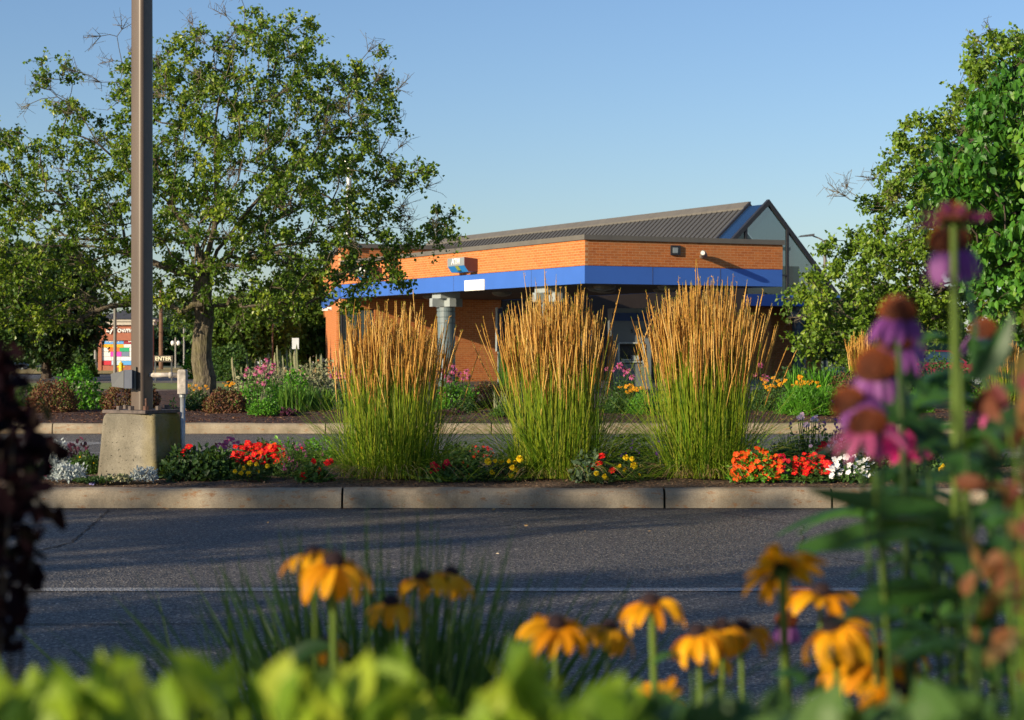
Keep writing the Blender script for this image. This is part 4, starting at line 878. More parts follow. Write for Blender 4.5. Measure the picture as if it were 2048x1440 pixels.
plant('marigold', 'yellow marigold in the gap before the purple angelonia', 'plant', 1252, 912, 964, 66, 16.65, 'dark', .032, 620, [('mari', [(1252,916,1.1),(1264,918,.9),(1268,932,1.2),(1234,935,.8),(1250,941,1.1),(1240,932,.6),(1279,950,.6)], 1.)], tmpl='rhomb', wr=.35)
plant('angelonia', 'violet purple angelonia left of the tallest reed grass', 'plant', 1312, 886, 964, 90, 17.0, 'mid', .028, 1500, [('ang_v', [(1317,885,.9),(1305,894,.9),(1320,905,1),(1318,915,1.2),(1322,925,1),(1330,940,1),(1346,898,1.2),(1347,908,1),(1253,904,.9),(1262,898,1),(1280,906,.9),(1350,922,.8)], .9)], tmpl='long', wr=.28, dirup=.5)
plant('impatiens', 'bright orange impatiens mound right of the tallest reed grass', 'plant', 1515, 896, 965, 112, 16.6, 'bright', .04, 900, [('imp_orange', scat(62, 1462, 1562, 896, 958, 2), 1.15), ('imp_crim', scat(10, 1545, 1582, 908, 944, 3), 1)])
plant('impatiens', 'red impatiens mound between the orange and the white one', 'plant', 1622, 906, 962, 80, 16.6, 'mid', .04, 750, [('imp_red', scat(42, 1584, 1658, 906, 948, 4), 1.15), ('imp_crim', [(1650,925,1),(1640,932,1)], 1)])
plant('impatiens', 'white impatiens mound at the kerb', 'plant', 1705, 908, 962, 92, 16.6, 'mid', .04, 850, [('imp_white', scat(46, 1658, 1748, 910, 956, 6), 1.15)])
plant('impatiens', 'white impatiens mound farther back behind the pink coneflower', 'plant', 1690, 878, 925, 80, 18.2, 'mid', .04, 500, [('imp_white', scat(16, 1655, 1730, 878, 900, 7), 1.)])
plant('petunia', 'tall red petunia between the white mounds', 'plant', 1652, 878, 930, 40, 17.6, 'mid', .04, 320, [('imp_red', [(1648,888,1.2),(1643,896,1.2),(1655,900,1),(1637,902,1)], 1.2)])
plant('spider_flower', 'pale pink cleome on tall stems behind the orange impatiens', 'plant', 1620, 850, 935, 110, 18.6, 'mid', .035, 700, [('palepink5', [(1600+a*4, 832+b*3, 1.2) for a, b in ((0,0),(1,1),(-1,1),(0,2),(1,-1))]+[(1628+a*4, 836+b*3, 1.2) for a, b in ((0,0),(1,1),(-1,1),(0,2),(1,-1))]+[(1613+a*4, 847+b*3, 1.2) for a, b in ((0,0),(1,1),(-1,1),(0,2))]+[(1690,832,1.2),(1695,836,1.2),(1686,837,1.2),(1605,868,1),(1621,892,1.1)], 1.)], stems=True)
plant('salvia', 'blue violet salvia spikes right of the pale pink cleome', 'plant', 1655, 868, 930, 80, 18.8, 'dark', .03, 500, [('salvia', [(1637,868,1.3),(1650,862,1.2),(1672,858,1.6),(1665,865,1.2),(1580,855,1.1),(1686,852,1)], 1.2)], stems=True)
plant('zinnia', 'orange zinnia seen between the coneflower stems', 'plant', 1800, 895, 955, 70, 17.4, 'mid', .04, 420, [('zin_or', [(1790,912,1),(1797,918,1),(1785,917,1.1),(1900,898,1)], 1), ('mari', [(1828,925,.9)], 1)])
plant('petunia', 'single red flowered petunia seen right of the magenta zinnia', 'plant', 1856, 880, 935, 50, 18.0, 'mid', .04, 300, [('imp_red', [(1853,884,1.3),(1858,888,1.2)], 1.3)])
plant('marigold', 'small yellow marigold below the dark leaves on the right', 'plant', 1884, 925, 962, 46, 16.7, 'mid', .035, 350, [('mari', [(1883,941,1.3),(1886,932,.7)], 1)])
plant('marigold', 'pair of little golden marigolds near the right edge', 'plant', 1935, 925, 962, 70, 16.8, 'mid', .035, 450, [('mari_o', [(1926,940,1.1),(1958,943,1.1),(1907,905,1)], 1)])

for (lab, u, vt, w_, D, lm, n, lf) in (
 ('low green filler plant behind the orange impatiens', 1560, 890, 90, 17.8, 'mid', 700, .04),
 ('green leafy plant right of the white impatiens', 1765, 895, 90, 17.2, 'mid', 800, .045),
 ('dark leafy plant right of the orange zinnia', 1860, 905, 110, 17.0, 'dark', 800, .045),
 ('dark mounded foliage between the first grass and the dianthus', 915, 885, 80, 18.6, 'dark', 700, .045),
 ('green foliage behind the yellow marigold left of the middle grass', 1030, 890, 80, 18.2, 'mid', 600, .04),
 ('grey green foliage in the gap between the middle and tallest grass', 1262, 868, 110, 18.6, 'dark', 1100, .04),
 ('weedy green plant in front of the light pole conduit', 330, 915, 60, 17.0, 'dark', 500, .045),
 ('leafy green plant behind the red impatiens near the lane', 640, 876, 90, 18.8, 'bright', 700, .04),
 ('leafy plant at the back of the bed near the right edge', 1960, 890, 120, 18.4, 'mid', 800, .05)):
    plant('leafy_plant', lab, 'plant', u, vt, 960, w_, D, lm, lf, n)

litter()
# ------------------------------------------------------------------ second bed behind the lane
def shrub(label, u, vt, vb, w_, D, z0=.24, lm='barberry', leaf=.038, n=3200, name='barberry', group='clipped barberry mounds', **k):
    hp = (CZ-z0)/D*F+HZ-vt
    return clump(name, label, 'shrub', u, vb, w_, hp, D, z0, lm, leaf, n, group, wr=.75, shell=k.pop('shell', .7), **k)[0]
shrub('reddish brown barberry mound at the far left of the bed', 105, 758, 830, 106, 32.4, n=4200)
shrub('reddish brown barberry mound partly behind the light pole', 262, 752, 832, 124, 32.4, n=4800)
shrub('small round barberry mound right of the conduit', 450, 777, 830, 90, 32.2, n=3600)
shrub('dark barberry mound in the gap between the first two grasses', 978, 762, 825, 92, 34.2, n=3600)
shrub('barberry mound on the right behind the purple coneflowers', 1722, 742, 818, 150, 34, n=5200)
shrub('bright glossy green shrub between the two left barberries', 158, 738, 822, 100, 33.6, lm='bright', leaf=.06, n=1900, name='shrub', group=None, tmpl='oval')
shrub('green shrub in the shade behind the bright one', 60, 765, 820, 70, 36, lm='mid', leaf=.06, n=800, name='shrub', group=None)
def bed(name, label, u, vt, vb, w_, D, lm, leaf, n, bl=(), z0=.24, **k): return plant(name, label, 'plant', u, vt, vb, w_, D, lm, leaf, n, bl, z0, **k)
bed('coneflower', 'pink coneflower clump above bright leaves left of the iris', 520, 752, 820, 118, 33.6, 'bright', .055, 1700, [('cone_far', [(492,737),(492,748),(512,735),(536,718,1.1),(530,728,1.1),(521,738,1.2),(524,742,1.1),(547,731),(543,741),(511,746),(534,751,1.3),(528,765,1.2),(515,762,.8),(530,736)], 1.)], stems=True)
bed('salvia', 'pale green plant with spent flower spikes at the edge of the mulch', 528, 800, 838, 62, 31.6, 'bright', .04, 1100, [], dirup=.3)
bed('coneflower', 'pink coneflower clump half hidden by the first reed grass', 715, 748, 820, 100, 34, 'mid', .055, 1200, [('cone_far', [(675,745),(680,752),(700,748),(735,742),(790,742),(692,750,1.1),(702,739),(815,741),(664,752)], 1.)], stems=True)
bed('coneflower', 'crowded pink coneflower clump before the canopy column', 908, 752, 825, 96, 33.6, 'bright', .055, 1500, [('cone_far', [(905,728,1.2),(901,736,1.1),(890,735),(884,742,1.1),(893,748,1.3),(902,749,1.1),(910,742),(918,748,1.1),(932,742),(938,754,1.2),(899,758,1.2),(903,763,1),(877,752,1.1),(872,745),(926,756,.9),(880,787,1),(892,788,1),(888,739),(868,735),(895,730)], 1.)], stems=True)
bed('coneflower', 'coneflowers in front of the cash machine', 1245, 758, 825, 84, 33.6, 'mid', .055, 1100, [('cone_far', [(1238,731,1.2),(1226,738),(1250,738,1.1),(1255,741,1.2),(1248,748,.8),(1263,753,1.2),(1212,737,.9)], 1.)], stems=True)
bed('coneflower', 'coneflowers just right of the tallest reed grass', 1530, 762, 825, 70, 33.6, 'mid', .055, 800, [('cone_far', [(1520,731,1.1),(1527,752,1),(1532,756,1.2),(1510,748,.8)], 1.)], stems=True)
bed('black_eyed_susan', 'orange black eyed susans under the cash machine', 1262, 776, 825, 60, 32.8, 'dark', .05, 700, [('susan_far', [(1240,773),(1252,772),(1262,771,1.1),(1270,776,1.1),(1275,779),(1262,780),(1255,783),(1283,776)], 1.)])
bed('black_eyed_susan', 'golden black eyed susans left of the grassy mound', 1540, 765, 832, 86, 32.8, 'mid', .05, 1100, [('susan_far', [(1524,757),(1531,762,1.1),(1546,754,1.2),(1555,760),(1560,768,1.2),(1533,773,1.2),(1543,770),(1564,765),(1538,778),(1550,773),(1528,767),(1570,760)], 1.)])
bed('black_eyed_susan', 'row of golden daisies above the bright grassy mound', 1618, 765, 820, 90, 34.2, 'mid', .05, 600, [('susan_far', [(1600,754,1.1),(1596,766,1.1),(1605,763,1.2),(1612,764,1.2),(1620,763,1.2),(1634,764,1.1),(1638,772),(1586,771),(1602,770)], 1.05)], stems=True)
bed('black_eyed_susan', 'yellow flowers at the foot of the pear trunk', 395, 772, 800, 56, 36, 'mid', .045, 500, [('susan_far', [(378,771),(385,774),(392,770),(400,776),(412,772),(415,777),(388,779)], .8)])
bed('yellow_daisy', 'patch of small yellow daisies behind the round barberry', 455, 768, 800, 46, 36.5, 'mid', .045, 350, [('susan_far', [(448,766),(456,763),(463,765),(452,770),(460,770),(467,767)], .8)])
bed('leafy_plant', 'dark green low plant between conduit and round barberry', 398, 785, 830, 56, 33, 'dark', .06, 600)
bed('leafy_plant', 'bright seedling in the mulch left of the conduit', 346, 795, 810, 16, 33, 'bright', .06, 30)
bed('heuchera', 'purple leaved heuchera below the iris', 577, 818, 838, 40, 31.6, 'purple_leaf', .05, 300)
bed('heuchera', 'purple leaved heuchera between the first two grasses', 905, 820, 838, 46, 31.8, 'purple_leaf', .05, 360)
bed('leafy_plant', 'dark spreading plant below the coneflowers', 930, 800, 838, 60, 32.4, 'dark', .06, 500)
bed('salvia', 'low green plant with faded spikes left of the middle grass', 1015, 806, 842, 66, 31.3, 'mid', .045, 900)
bed('leafy_plant', 'feathery bright green plant left of the tallest grass', 1298, 778, 842, 96, 31.8, 'bright', .06, 2200, tmpl='long', wr=.2, dirup=.2)
bed('leafy_plant', 'green shrubby plant right of the middle grass', 1235, 795, 842, 60, 32.2, 'mid', .055, 900)
bed('grassy_mound', 'bright green grassy mound behind the cleome', 1618, 768, 842, 126, 31.8, 'bright', .09, 3600, tmpl='long', wr=.14, dirup=.5)
bed('leafy_plant', 'bright green plant seen between coneflower stems at the right', 1838, 778, 842, 60, 32.2, 'bright', .08, 900, tmpl='long', wr=.16, dirup=.4)
bed('leafy_plant', 'broad dark shrubbery below the gable end', 1600, 735, 800, 150, 46, 'dark', .1, 1300, shell=.3)
bed('leafy_plant', 'dark evergreen bushes right of the gable column', 1700, 725, 800, 150, 47, 'dark', .1, 1100, shell=.3)
bed('leafy_plant', 'yellow green plants at the right edge of the bed', 1975, 775, 842, 90, 33, 'bright', .07, 900, tmpl='long', wr=.2, dirup=.4)
bed('leafy_plant', 'grey green shrubs before the parked red car', 1900, 735, 800, 150, 44, 'mid', .08, 1100)
bed('leafy_plant', 'spiky green shrub at the right edge under the branches', 2010, 715, 800, 110, 42, 'mid', .1, 900, tmpl='long', wr=.2, dirup=.5)
bed('artemisia', 'silvery artemisia drift with pale spikes behind the coneflowers', 530, 728, 785, 140, 41, 'sage', .075, 1900, shell=.3)
bed('artemisia', 'wide silvery artemisia beside the bank corner', 640, 722, 790, 130, 42, 'sage', .075, 1900, shell=.3)
bed('leafy_plant', 'bright green bush in the middle of the silvery drift', 588, 730, 775, 62, 40.2, 'bright', .07, 700)
bed('heuchera', 'small red brown shrub on the far side of the bed', 467, 752, 775, 22, 44, 'barberry', .06, 260)
for i, (u, vt, w_, n, lab) in enumerate(((548, 690, 200, 34, 'tall pale flower spikes rising over the silvery drift'),)):
    D = 43; t = thing('verbascum', lab, 'plant', (X(u, D), D, .24)); rg = np.random.default_rng(9); m = MB()
    for k in range(n):
        uu = u+rg.uniform(-.5, .5)*w_; vv = rg.uniform(686, 728) if 530 < uu < 600 else rg.uniform(705, 735); p = P(uu, vv, D+rg.uniform(-1, 1))-np.array(t.location); b = p*np.array([1, 1, 0])
        f = np.linspace(0, 1, 12); m.tubes((b*(1-f[:, None])+p*f[:, None]+np.array([.02, 0, 0])*np.sin(f*5)[:, None])[None], (np.where(f > .5, .022, .009)*rg.uniform(.7, 1.3, 12)*np.where(f > .97, .2, 1))[None], 5, rnd=rg.random()); m.build('flower_spike', M['sage'], t); m = MB()
bed('coneflower', 'pink coneflowers behind the first reed grass', 800, 752, 825, 110, 34.4, 'mid', .055, 1100, [('cone_far', [(770,746),(792,741),(805,750),(822,744),(838,748),(850,755)], 1.)], stems=True)
bed('leafy_plant', 'green shrubby mass behind the tallest reed grass', 1420, 765, 838, 150, 33.4, 'mid', .06, 1700)
bed('leafy_plant', 'deep green mound between pink coneflowers and silvery drift', 545, 760, 825, 90, 36, 'mid', .06, 1000)
bed('leafy_plant', 'leafy green mass behind the middle reed grass', 1110, 765, 838, 150, 34, 'mid', .06, 1500)
bed('catmint', 'pale violet catmint right of the grassy mound', 1690, 795, 840, 70, 31.6, 'mid', .045, 800, [('salvia', [(1670,806),(1682,800),(1694,804),(1706,801),(1715,808)], 1.3)])
bed('leafy_plant', 'dark round bush hiding the lower part of the parked red car', 1868, 706, 800, 150, 50, 'mid', .09, 1500)
bed('leafy_plant', 'dark low bush left of the parked red car', 1800, 712, 800, 90, 49, 'dark', .09, 900)
# iris and blade clumps
def blades(name, label, cat, u, vt, vb, w_, D, lm, n, z0=.24, wd=.022, spread=.35, seed=0, group=None, nclump=1, arch=.15, lmin=.6):
    rg = np.random.default_rng(seed+int(u)); a = w_/2/F*D; h = CZ+(HZ-vt)/F*D-z0; t = thing(name, label, cat, (X(u, D), D, z0), 0, group); m = MB()
    cx = (np.arange(nclump)+.5)/nclump*2-1; c = rg.integers(0, nclump, n); bx = cx[c]*a*.8+rg.normal(0, .05, n); by = rg.uniform(-.25, .25, n)*a
    L_ = h*rg.uniform(lmin, 1.08, n); ln = rg.normal(0, spread, n); ly = rg.normal(0, spread*.7, n); f = np.linspace(0, 1, 6)
    P_ = np.stack([bx[:, None]+(ln*L_)[:, None]*(f*.6+f**2*.4), by[:, None]+(ly*L_)[:, None]*f**1.3, L_[:, None]*(f-arch*f**3*np.abs(ln)[:, None]*3)], -1)
    th = rg.uniform(0, 6.28, n); m.ribbons(P_, np.array([.7, 1, 1, .85, .55, .06])[None]*wd*rg.uniform(.7, 1.2, (n, 1)), np.stack([np.cos(th), np.sin(th), 0*th], -1), rnd=rg.random(n)); m.build('blade', M[lm], t); return t
blades('iris', 'fresh green iris clump left part beside the first reed grass', 'plant', 590, 762, 830, 74, 32.3, 'iris', 150, nclump=2, spread=.2)
blades('iris', 'second iris clump touching the first reed grass', 'plant', 640, 768, 830, 62, 32.6, 'iris', 130, nclump=2, spread=.22)
blades('daylily', 'tall blade clump behind the bright grassy mound', 'plant', 1628, 728, 800, 120, 37, 'bright', 260, nclump=4, spread=.2, wd=.035)
blades('salvia', 'brown seed stalks over the small green plant at the mulch edge', 'plant', 528, 772, 830, 54, 31.7, 'sage', 22, wd=.018, spread=.08)
blades('salvia', 'faded brown stalks left of the middle reed grass', 'plant', 1003, 778, 840, 60, 31.6, 'sage', 26, wd=.018, spread=.1)
blades('reed_grass', 'fine green grass tuft behind the middle clump, against the brick', 'ornamental grass', 1015, 690, 800, 60, 37, 'iris', 340, wd=.012, spread=.1)
blades('fountain_grass', 'wispy purple fountain grass behind the large coneflower', 'ornamental grass', 1775, 795, 900, 50, 20.2, 'purple_leaf', 160, wd=.006, spread=.14, z0=.17)
blades('sage_plant', 'low green tuft on the kerb line right of the tallest grass', 'plant', 1582, 865, 920, 40, 19, 'mid', 90, wd=.012, spread=.3, z0=.17)
reed('golden reed grass clump beyond the barberry on the right', 1728, 38, .22, .25, .36, 1.35, 150, 160, 41, thin=2., group='reed grasses in the second bed')
reed('golden reed grass clump at the far right behind the stems', 2010, 36, .22, .25, .4, 1.2, 120, 160, 42, thin=2., group='reed grasses in the second bed')
# ------------------------------------------------------------------ street side, far left
m = MB(); t = thing('shopping_sign', 'brick pylon sign of a shopping centre with hipped roof and coloured shop panels', 'sign', (X(247, 112), 112, 0))
kx = 112/F
def px(u): return (u-247)*kx
def pz(v): return CZ+(HZ-v)*kx
SGB = flat('sign_brick', (.33,.12,.07), .85)
m.box((px(196), 0, 0), (px(203), .6, pz(640))); m.box((px(297), 0, 0), (px(304), .6, pz(640))); m.box((px(203), .0, pz(681)), (px(297), .6, pz(640))); m.box((px(203), .05, 0), (px(297), .55, pz(731))); m.build('brick_frame', SGB, t)
m = MB(); m.box((px(190), -.2, pz(650)), (px(309), .8, pz(638))); m.box((px(187), -.3, pz(643)), (px(312), .9, pz(638.5))); m.build('cornice', M['trimw'] if 'trimw' in M else flat('pale_cornice', (.45,.42,.36), .7), t)
m = MB(); a = [(px(185), -.4, pz(638)), (px(314), -.4, pz(638)), (px(314), 1, pz(638)), (px(185), 1, pz(638)), (px(246), .3, pz(620)), (px(254), .3, pz(620))]; m.add(a, [(0,1,5,4), (2,3,4,5)]); m.add(a, [(1,2,5), (3,0,4)]); m.build('roof', flat('slate_roof', (.04,.045,.06), .8), t)
m = MB(); m.box((px(203), .2, pz(731)), (px(297), .4, pz(675))); m.build('panel_backing', M['darkgrey'], t)
def sp(u0, v0, u1, v1, col, txt=None, tc='white_let'):
    m = MB(); m.box((px(u0), .1, pz(v1)), (px(u1), .19, pz(v0))); o = m.build('shop_panel', flat('shop_panel', col, .5, var=.03), t)
    if txt:
        q = (v1-v0)*kx*.62; text('lettering', txt, M[tc], q, t, Matrix.Translation(((px(u0)+px(u1))/2, .085, (pz(v0)+pz(v1))/2))@UP, xs=1.0)
sp(201, 675.5, 246.5, 688, (.1,.35,.75), 'Walmart'); sp(247, 675.5, 297, 688, (.3,.02,.04), 'Burlington')
k = 0
rg = np.random.default_rng(4)
cols = [(.8,.4,.01), (.75,.75,.72), (.8,.15,.02), (.7,.7,.68), (.02,.35,.15), (.75,.05,.45), (.6,.65,.7), (.8,.8,.78), (.15,.2,.3), (.5,.02,.04), (.7,.72,.7), (.1,.35,.7), (.45,.6,.75), (.75,.76,.74)]
for v0, v1, sp_ in ((688.5, 695, ((201,222,0),(222.5,246.5,0),(247,268,10),(268.5,297,6))), (695.5, 703, ((201,216,1),(216.5,238,2),(238.5,258,4),(258.5,297,7))), (703.5, 713, ((201,220,3),(220.5,242,5),(242.5,258,8),(258.5,297,13))), (713.5, 721, ((201,222,6),(222.5,240,10),(240.5,297,7))), (721.5, 730, ((201,222,9),(222.5,240,12),(240.5,270,11),(270.5,297,11)))):
    for u0, u1, c in sp_: sp(u0, v0, u1, v1, cols[c])
text('lettering', 'ayTowne', M['white_let'], 15*kx, t, Matrix.Translation((px(241), -.02, pz(660)))@UP, depth=.06)
def post(name, label, cat, u, vt, vb, D, w_, mat, parts=None, wtop=None, sides=8):
    zb = CZ+(HZ-vb)/F*D; zb = min(zb, .05); t = thing(name, label, cat, (X(u, D), D, zb)); m = MB(); r = w_/2/F*D
    zt_ = CZ+(HZ-vt)/F*D-zb; m.tubes(np.array([[(0, 0, -.1), (0, 0, zt_)]]), [[r, (wtop or w_)/2/F*D]], sides, cap=True); m.build('pole', mat, t); return t, zt_
wood = flat('utility_wood', (.16,.09,.055), .9, var=.3, scale=4); conc2 = flat('grey_post', (.25,.24,.22), .8)
post('utility_pole', 'reddish brown wooden utility pole right of the light pole', 'utility pole', 322, 560, 745, 118, 9, wood, wtop=7)
post('lamp_post', 'thin brown lamp post in front of the shopping centre sign', 'lamp post', 230, 590, 746, 78, 7.5, M['trim'], wtop=6)
post('utility_pole', 'slender distant pole between utility pole and pear trunk', 'utility pole', 368, 655, 737, 130, 3.5, conc2)
t, zt_ = post('lamp_post', 'distant double globe lamp post left of the pear trunk', 'lamp post', 351, 675, 736, 125, 3.2, conc2)
m = MB()
for s in (-1, 1): m2 = MB(); ball(m2, .12, 8, 6, 1.3, z=0, full=True); m2.build('globe', M['white_let'], t, loc=(s*.18, 0, zt_-.35))
post('utility_pole', 'thin pole standing behind the small trees left of the bank', 'utility pole', 545, 640, 735, 90, 3, wood)
post('utility_pole', 'grey post left of the sign with a brown box', 'post', 191, 700, 752, 95, 6, conc2)
# enter sign
t = thing('enter_sign', 'small dark sign reading ENTER in cream letters beside the road', 'sign', (X(327, 70), 70, 0)); m = MB(); m.box((-.33, -.05, CZ+(HZ-724)/F*70), (.33, .05, CZ+(HZ-711)/F*70)); m.build('board', flat('sign_brown', (.07,.055,.04), .6), t)
m = MB(); m.box((-.31, -.03, 0), (-.26, .03, CZ+(HZ-724)/F*70)); m.box((.26, -.03, 0), (.31, .03, CZ+(HZ-724)/F*70)); m.build('post', M['darkgrey'], t)
text('lettering', 'ENTER', flat('cream_letter', (.85,.78,.55), .6), .19, t, Matrix.Translation((0, -.062, CZ+(HZ-717.5)/F*70))@UP)
# street sign seen beside the bank
t = thing('street_sign', 'white rectangular sign on a dark post left of the bank', 'sign', (X(591, 70), 70, 0)); m = MB(); m.box((-.12, -.03, CZ+(HZ-698)/F*70), (.12, 0, CZ+(HZ-676)/F*70)); m.build('plate', flat('sign_pale', (.55,.57,.58), .5), t)
m = MB(); m.box((-.035, 0, 0), (.035, .06, CZ+(HZ-678)/F*70)); m.build('post', M['darkgrey'], t)
# hydrant
t = thing('fire_hydrant', 'yellow fire hydrant on the dry grass under the shopping centre sign', 'hydrant', (X(242, 100), 100, .05)); hy = flat('hydrant_yellow', (.8,.5,.01), .5)
m = MB(); m.tubes(np.array([[(0,0,0),(0,0,.05)],]), .17, 12, cap=True); m.tubes(np.array([[(0,0,.05),(0,0,.42)]]), .11, 12, cap=True); m.build('barrel', hy, t)
m = MB(); ball(m, .13, 12, 5, .9, z=.42); m.tubes(np.array([[(0,0,.53),(0,0,.6)]]), .035, 6, cap=True); m.build('bonnet', hy, t)
for s in (-1, 1):
    m = MB(); m.tubes(np.array([[(0,0,.32),(s*.18,0,.32)]]), .05, 8, cap=True); m.build('nozzle', hy, t)
# overhead wires
m = MB()
for i, (a, b, sag) in enumerate((((240, 596, 110), (640, 628, 150), 1.2), ((180, 640, 110), (640, 610, 150), 1.), ((322, 588, 117.7), (700, 600, 170), 1.5), ((322, 606, 117.7), (410, 655, 135), .3))):
    f = np.linspace(0, 1, 14)[:, None]; A = P(*a); Bq = P(*b); q = A*(1-f)+Bq*f; q[:, 2] -= sag*4*(f*(1-f))[:, 0]
    m = MB(); m.tubes(q[None], .018 if i < 3 else .035, 4); tag(m.build('overhead_wire', M['black']), ['highest thin wire sagging past the pear trunk', 'wire crossing behind the sign roof', 'wire running right from the utility pole', 'thick cable slanting down to the distant trees'][i], 'wire', 'overhead wires')
# far store
t = thing('store_building', 'long low white store far behind the trees left of the bank', 'building', (X(560, 170), 170, 0)); q = 170/F
m = MB(); m.box(((490-560)*q, 0, 0), ((670-560)*q, 10, CZ+(HZ-690)*q)); m.build('wall', flat('white_store', (.62,.64,.68), .7), t)
m = MB(); m.box(((628-560)*q, -.5, 0), ((670-560)*q, 0, CZ+(HZ-707)*q)); m.build('brick_wall', SGB, t)
m = MB(); m.box(((488-560)*q, -.3, CZ+(HZ-690.5)*q), ((672-560)*q, 10.2, CZ+(HZ-687)*q)); m.build('roof_edge', M['trim'], t)
# hedge on the far verge
def hedge(label, u, vt, vb, w_, D, lm, n, leaf):
    return clump('hedge', label, 'hedge', u, vb, w_, (CZ/D*F+HZ-vt), D, 0, lm, leaf, n, 'hedges along the far road', wr=.75, shell=.75)
hedge('big clipped green hedge right of the pear trunk', 458, 694, 745, 125, 76, 'mid', 3800, .14)
hedge('small rounded hedge just left of the pear trunk', 388, 705, 745, 46, 84, 'bright', 900, .14)
hedge('leafy low hedge under the dark tree', 118, 712, 745, 66, 92, 'mid', 1500, .16)
hedge('second low hedge left of the shopping centre sign', 165, 714, 745, 52, 90, 'mid', 1300, .16)
# cars
def car(label, u, D, col, rz, vroof):
    t = thing('parked_car', label, 'car', (X(u, D), D, 0), rz); h = CZ+(HZ-vroof)/F*D; k = h/1.45; paint = flat('car_paint', col, .25, var=.03, spec=.8)
    def prof(name, pts, w2, mat, w3=None):
        m = MB(); n = len(pts); w3 = w3 or w2; zm = max(p[1] for p in pts)
        V = [(x*k, -(w2+(w3-w2)*(z/zm))*k, z*k) for x, z in pts]+[(x*k, (w2+(w3-w2)*(z/zm))*k, z*k) for x, z in pts]
        m.add(V, [(i, (i+1) % n, n+(i+1) % n, n+i) for i in range(n)]); m.add(V, [tuple(range(n))[::-1], tuple(range(n, 2*n))]); return m.build(name, mat, t)
    prof('body', [(-2.2, .3), (2.2, .3), (2.25, .6), (2.1, .82), (1.2, .92), (-1.6, .95), (-2.2, .9), (-2.28, .6)], .88, paint)
    prof('cabin', [(1.15, .9), (.45, 1.38), (-.9, 1.42), (-1.7, .94)], .8, paint, .66)
    prof('window', [(1.0, .93), (.42, 1.33), (-.86, 1.37), (-1.55, .96)], .82, M['glass_dark'], .68)
    for sx in (-1.4, 1.4):
        for sy in (-1, 1):
            m = MB(); m.tubes(np.array([[(sx*k, sy*.9*k, .33*k), (sx*k, sy*.7*k, .33*k)]]), .33*k, 18, cap=True); w_ = m.build('wheel', M['black'], t)
            m = MB(); m.tubes(np.array([[(sx*k, sy*.905*k, .33*k), (sx*k, sy*.89*k, .33*k)]]), .2*k, 14, cap=True); m.build('rim', M['grey'], w_)
    m = MB(); m.box((2.15*k, -.7*k, .62*k), (2.24*k, -.4*k, .75*k)); m.build('headlight', M['white_let'], t); m = MB(); m.box((2.15*k, .4*k, .62*k), (2.24*k, .7*k, .75*k)); m.build('headlight', M['white_let'], t)
    return t
car('dark blue car parked at the far left beyond the road', 30, 118, (.01,.015,.035), R(175), 722)
car('dark red car parked on the right behind the coneflowers', 1865, 66, (.25,.01,.04), R(8), 697)
car('pale car beyond the ENTER sign', 335, 150, (.5,.52,.55), R(20), 728)
# tall lamp masts
def mast(label, u, vt, D, lit=True):
    t = thing('lamp_mast', label, 'street lamp', (X(u-12, D), D, 0)); h = CZ+(HZ-vt)/F*D; m = MB(); m.tubes(np.array([[(0, 0, 0), (12/F*D*.9, 0, h-.2)]]), [[.13, .08]], 8, cap=True); m.build('mast', flat('pale_mast', (.6,.6,.6), .4), t)
    x = 12/F*D; m = MB(); m.box((x-.32, -.25, h-.2), (x+.32, .25, h+.1)); m.build('lamp_head', M['darkgrey'], t)
    for s in (-1, 1):
        m = MB(); m2 = MB(); ball(m2, .1, 10, 5, .8, full=True); m2.build('lamp', flat('lit_lamp', (1, .85, .62), .4, emit=2.2), t, loc=(x+s*.14, -.3, h-.04))
mast('tall pale lamp mast with twin glowing lamps seen through the pear tree', 699, 321, 92)
t = thing('street_lamp', 'flat dark street lamp head reaching out right of the gable', 'street lamp', (X(1650, 105), 105, 0)); h = CZ+(HZ-472)/F*105; x = X(1606, 105)-X(1650, 105)
m = MB(); m.tubes(np.array([[(.0, 0, 0), (.0, 0, h-.4)]]), .09, 8); f = np.linspace(0, 1, 8); m.tubes(np.stack([x*.55*f, 0*f, h-.4+.4*f**.5], -1)[None], .04, 6); m.build('pole', M['trim'], t)
m = MB(); m.add([(x-.25, -.2, h-.06), (x*.5, -.2, h+.0), (x*.5, .2, h), (x-.25, .2, h-.06), (x-.15, -.15, h+.02), (x*.5, -.15, h+.12), (x*.5, .15, h+.12), (x-.15, .15, h+.02)], [(0,3,2,1),(4,5,6,7),(0,1,5,4),(1,2,6,5),(2,3,7,6),(3,0,4,7)]); m.build('lamp_head', M['darkgrey'], t)
# ------------------------------------------------------------------ trees out of frame that shade the road
def shade(label, x, y, zc, r, rz_, seed, n=230):
    poly = [(x+r*math.cos(a)*(1+.12*math.sin(a*5+seed)), zc+rz_*np.sign(math.sin(a))*abs(math.sin(a))**.6*(1+.08*math.cos(a*4+seed))) for a in np.linspace(0, 2*np.pi, 21)[:-1]]
    tree('honey_locust', label, 'tree', (x, y, .1), None, 17, r*.9, n, .12, M['mid'], M['bark_dark'], .14, max(1.2, zc-rz_*.7), 'trees beside the camera that shade the road', limbs=7, twigs=5, lpt=12, bare=0, sprd=.5, seed=seed, poly=poly, mind=.4)
shade('tree left of the camera whose shade reaches the concrete footing', -18.6, 1.0, 4.5, 3.1, 2.8, 61, 290)
shade('tree left of the camera whose shade streaks the middle of the road', -14.4, -3.6, 4.5, 3.2, 3.1, 62, 270)
shade('tree behind and left of the camera whose shade falls on the near lane', -15.0, -8.8, 3.9, 3.1, 2.3, 63, 190)
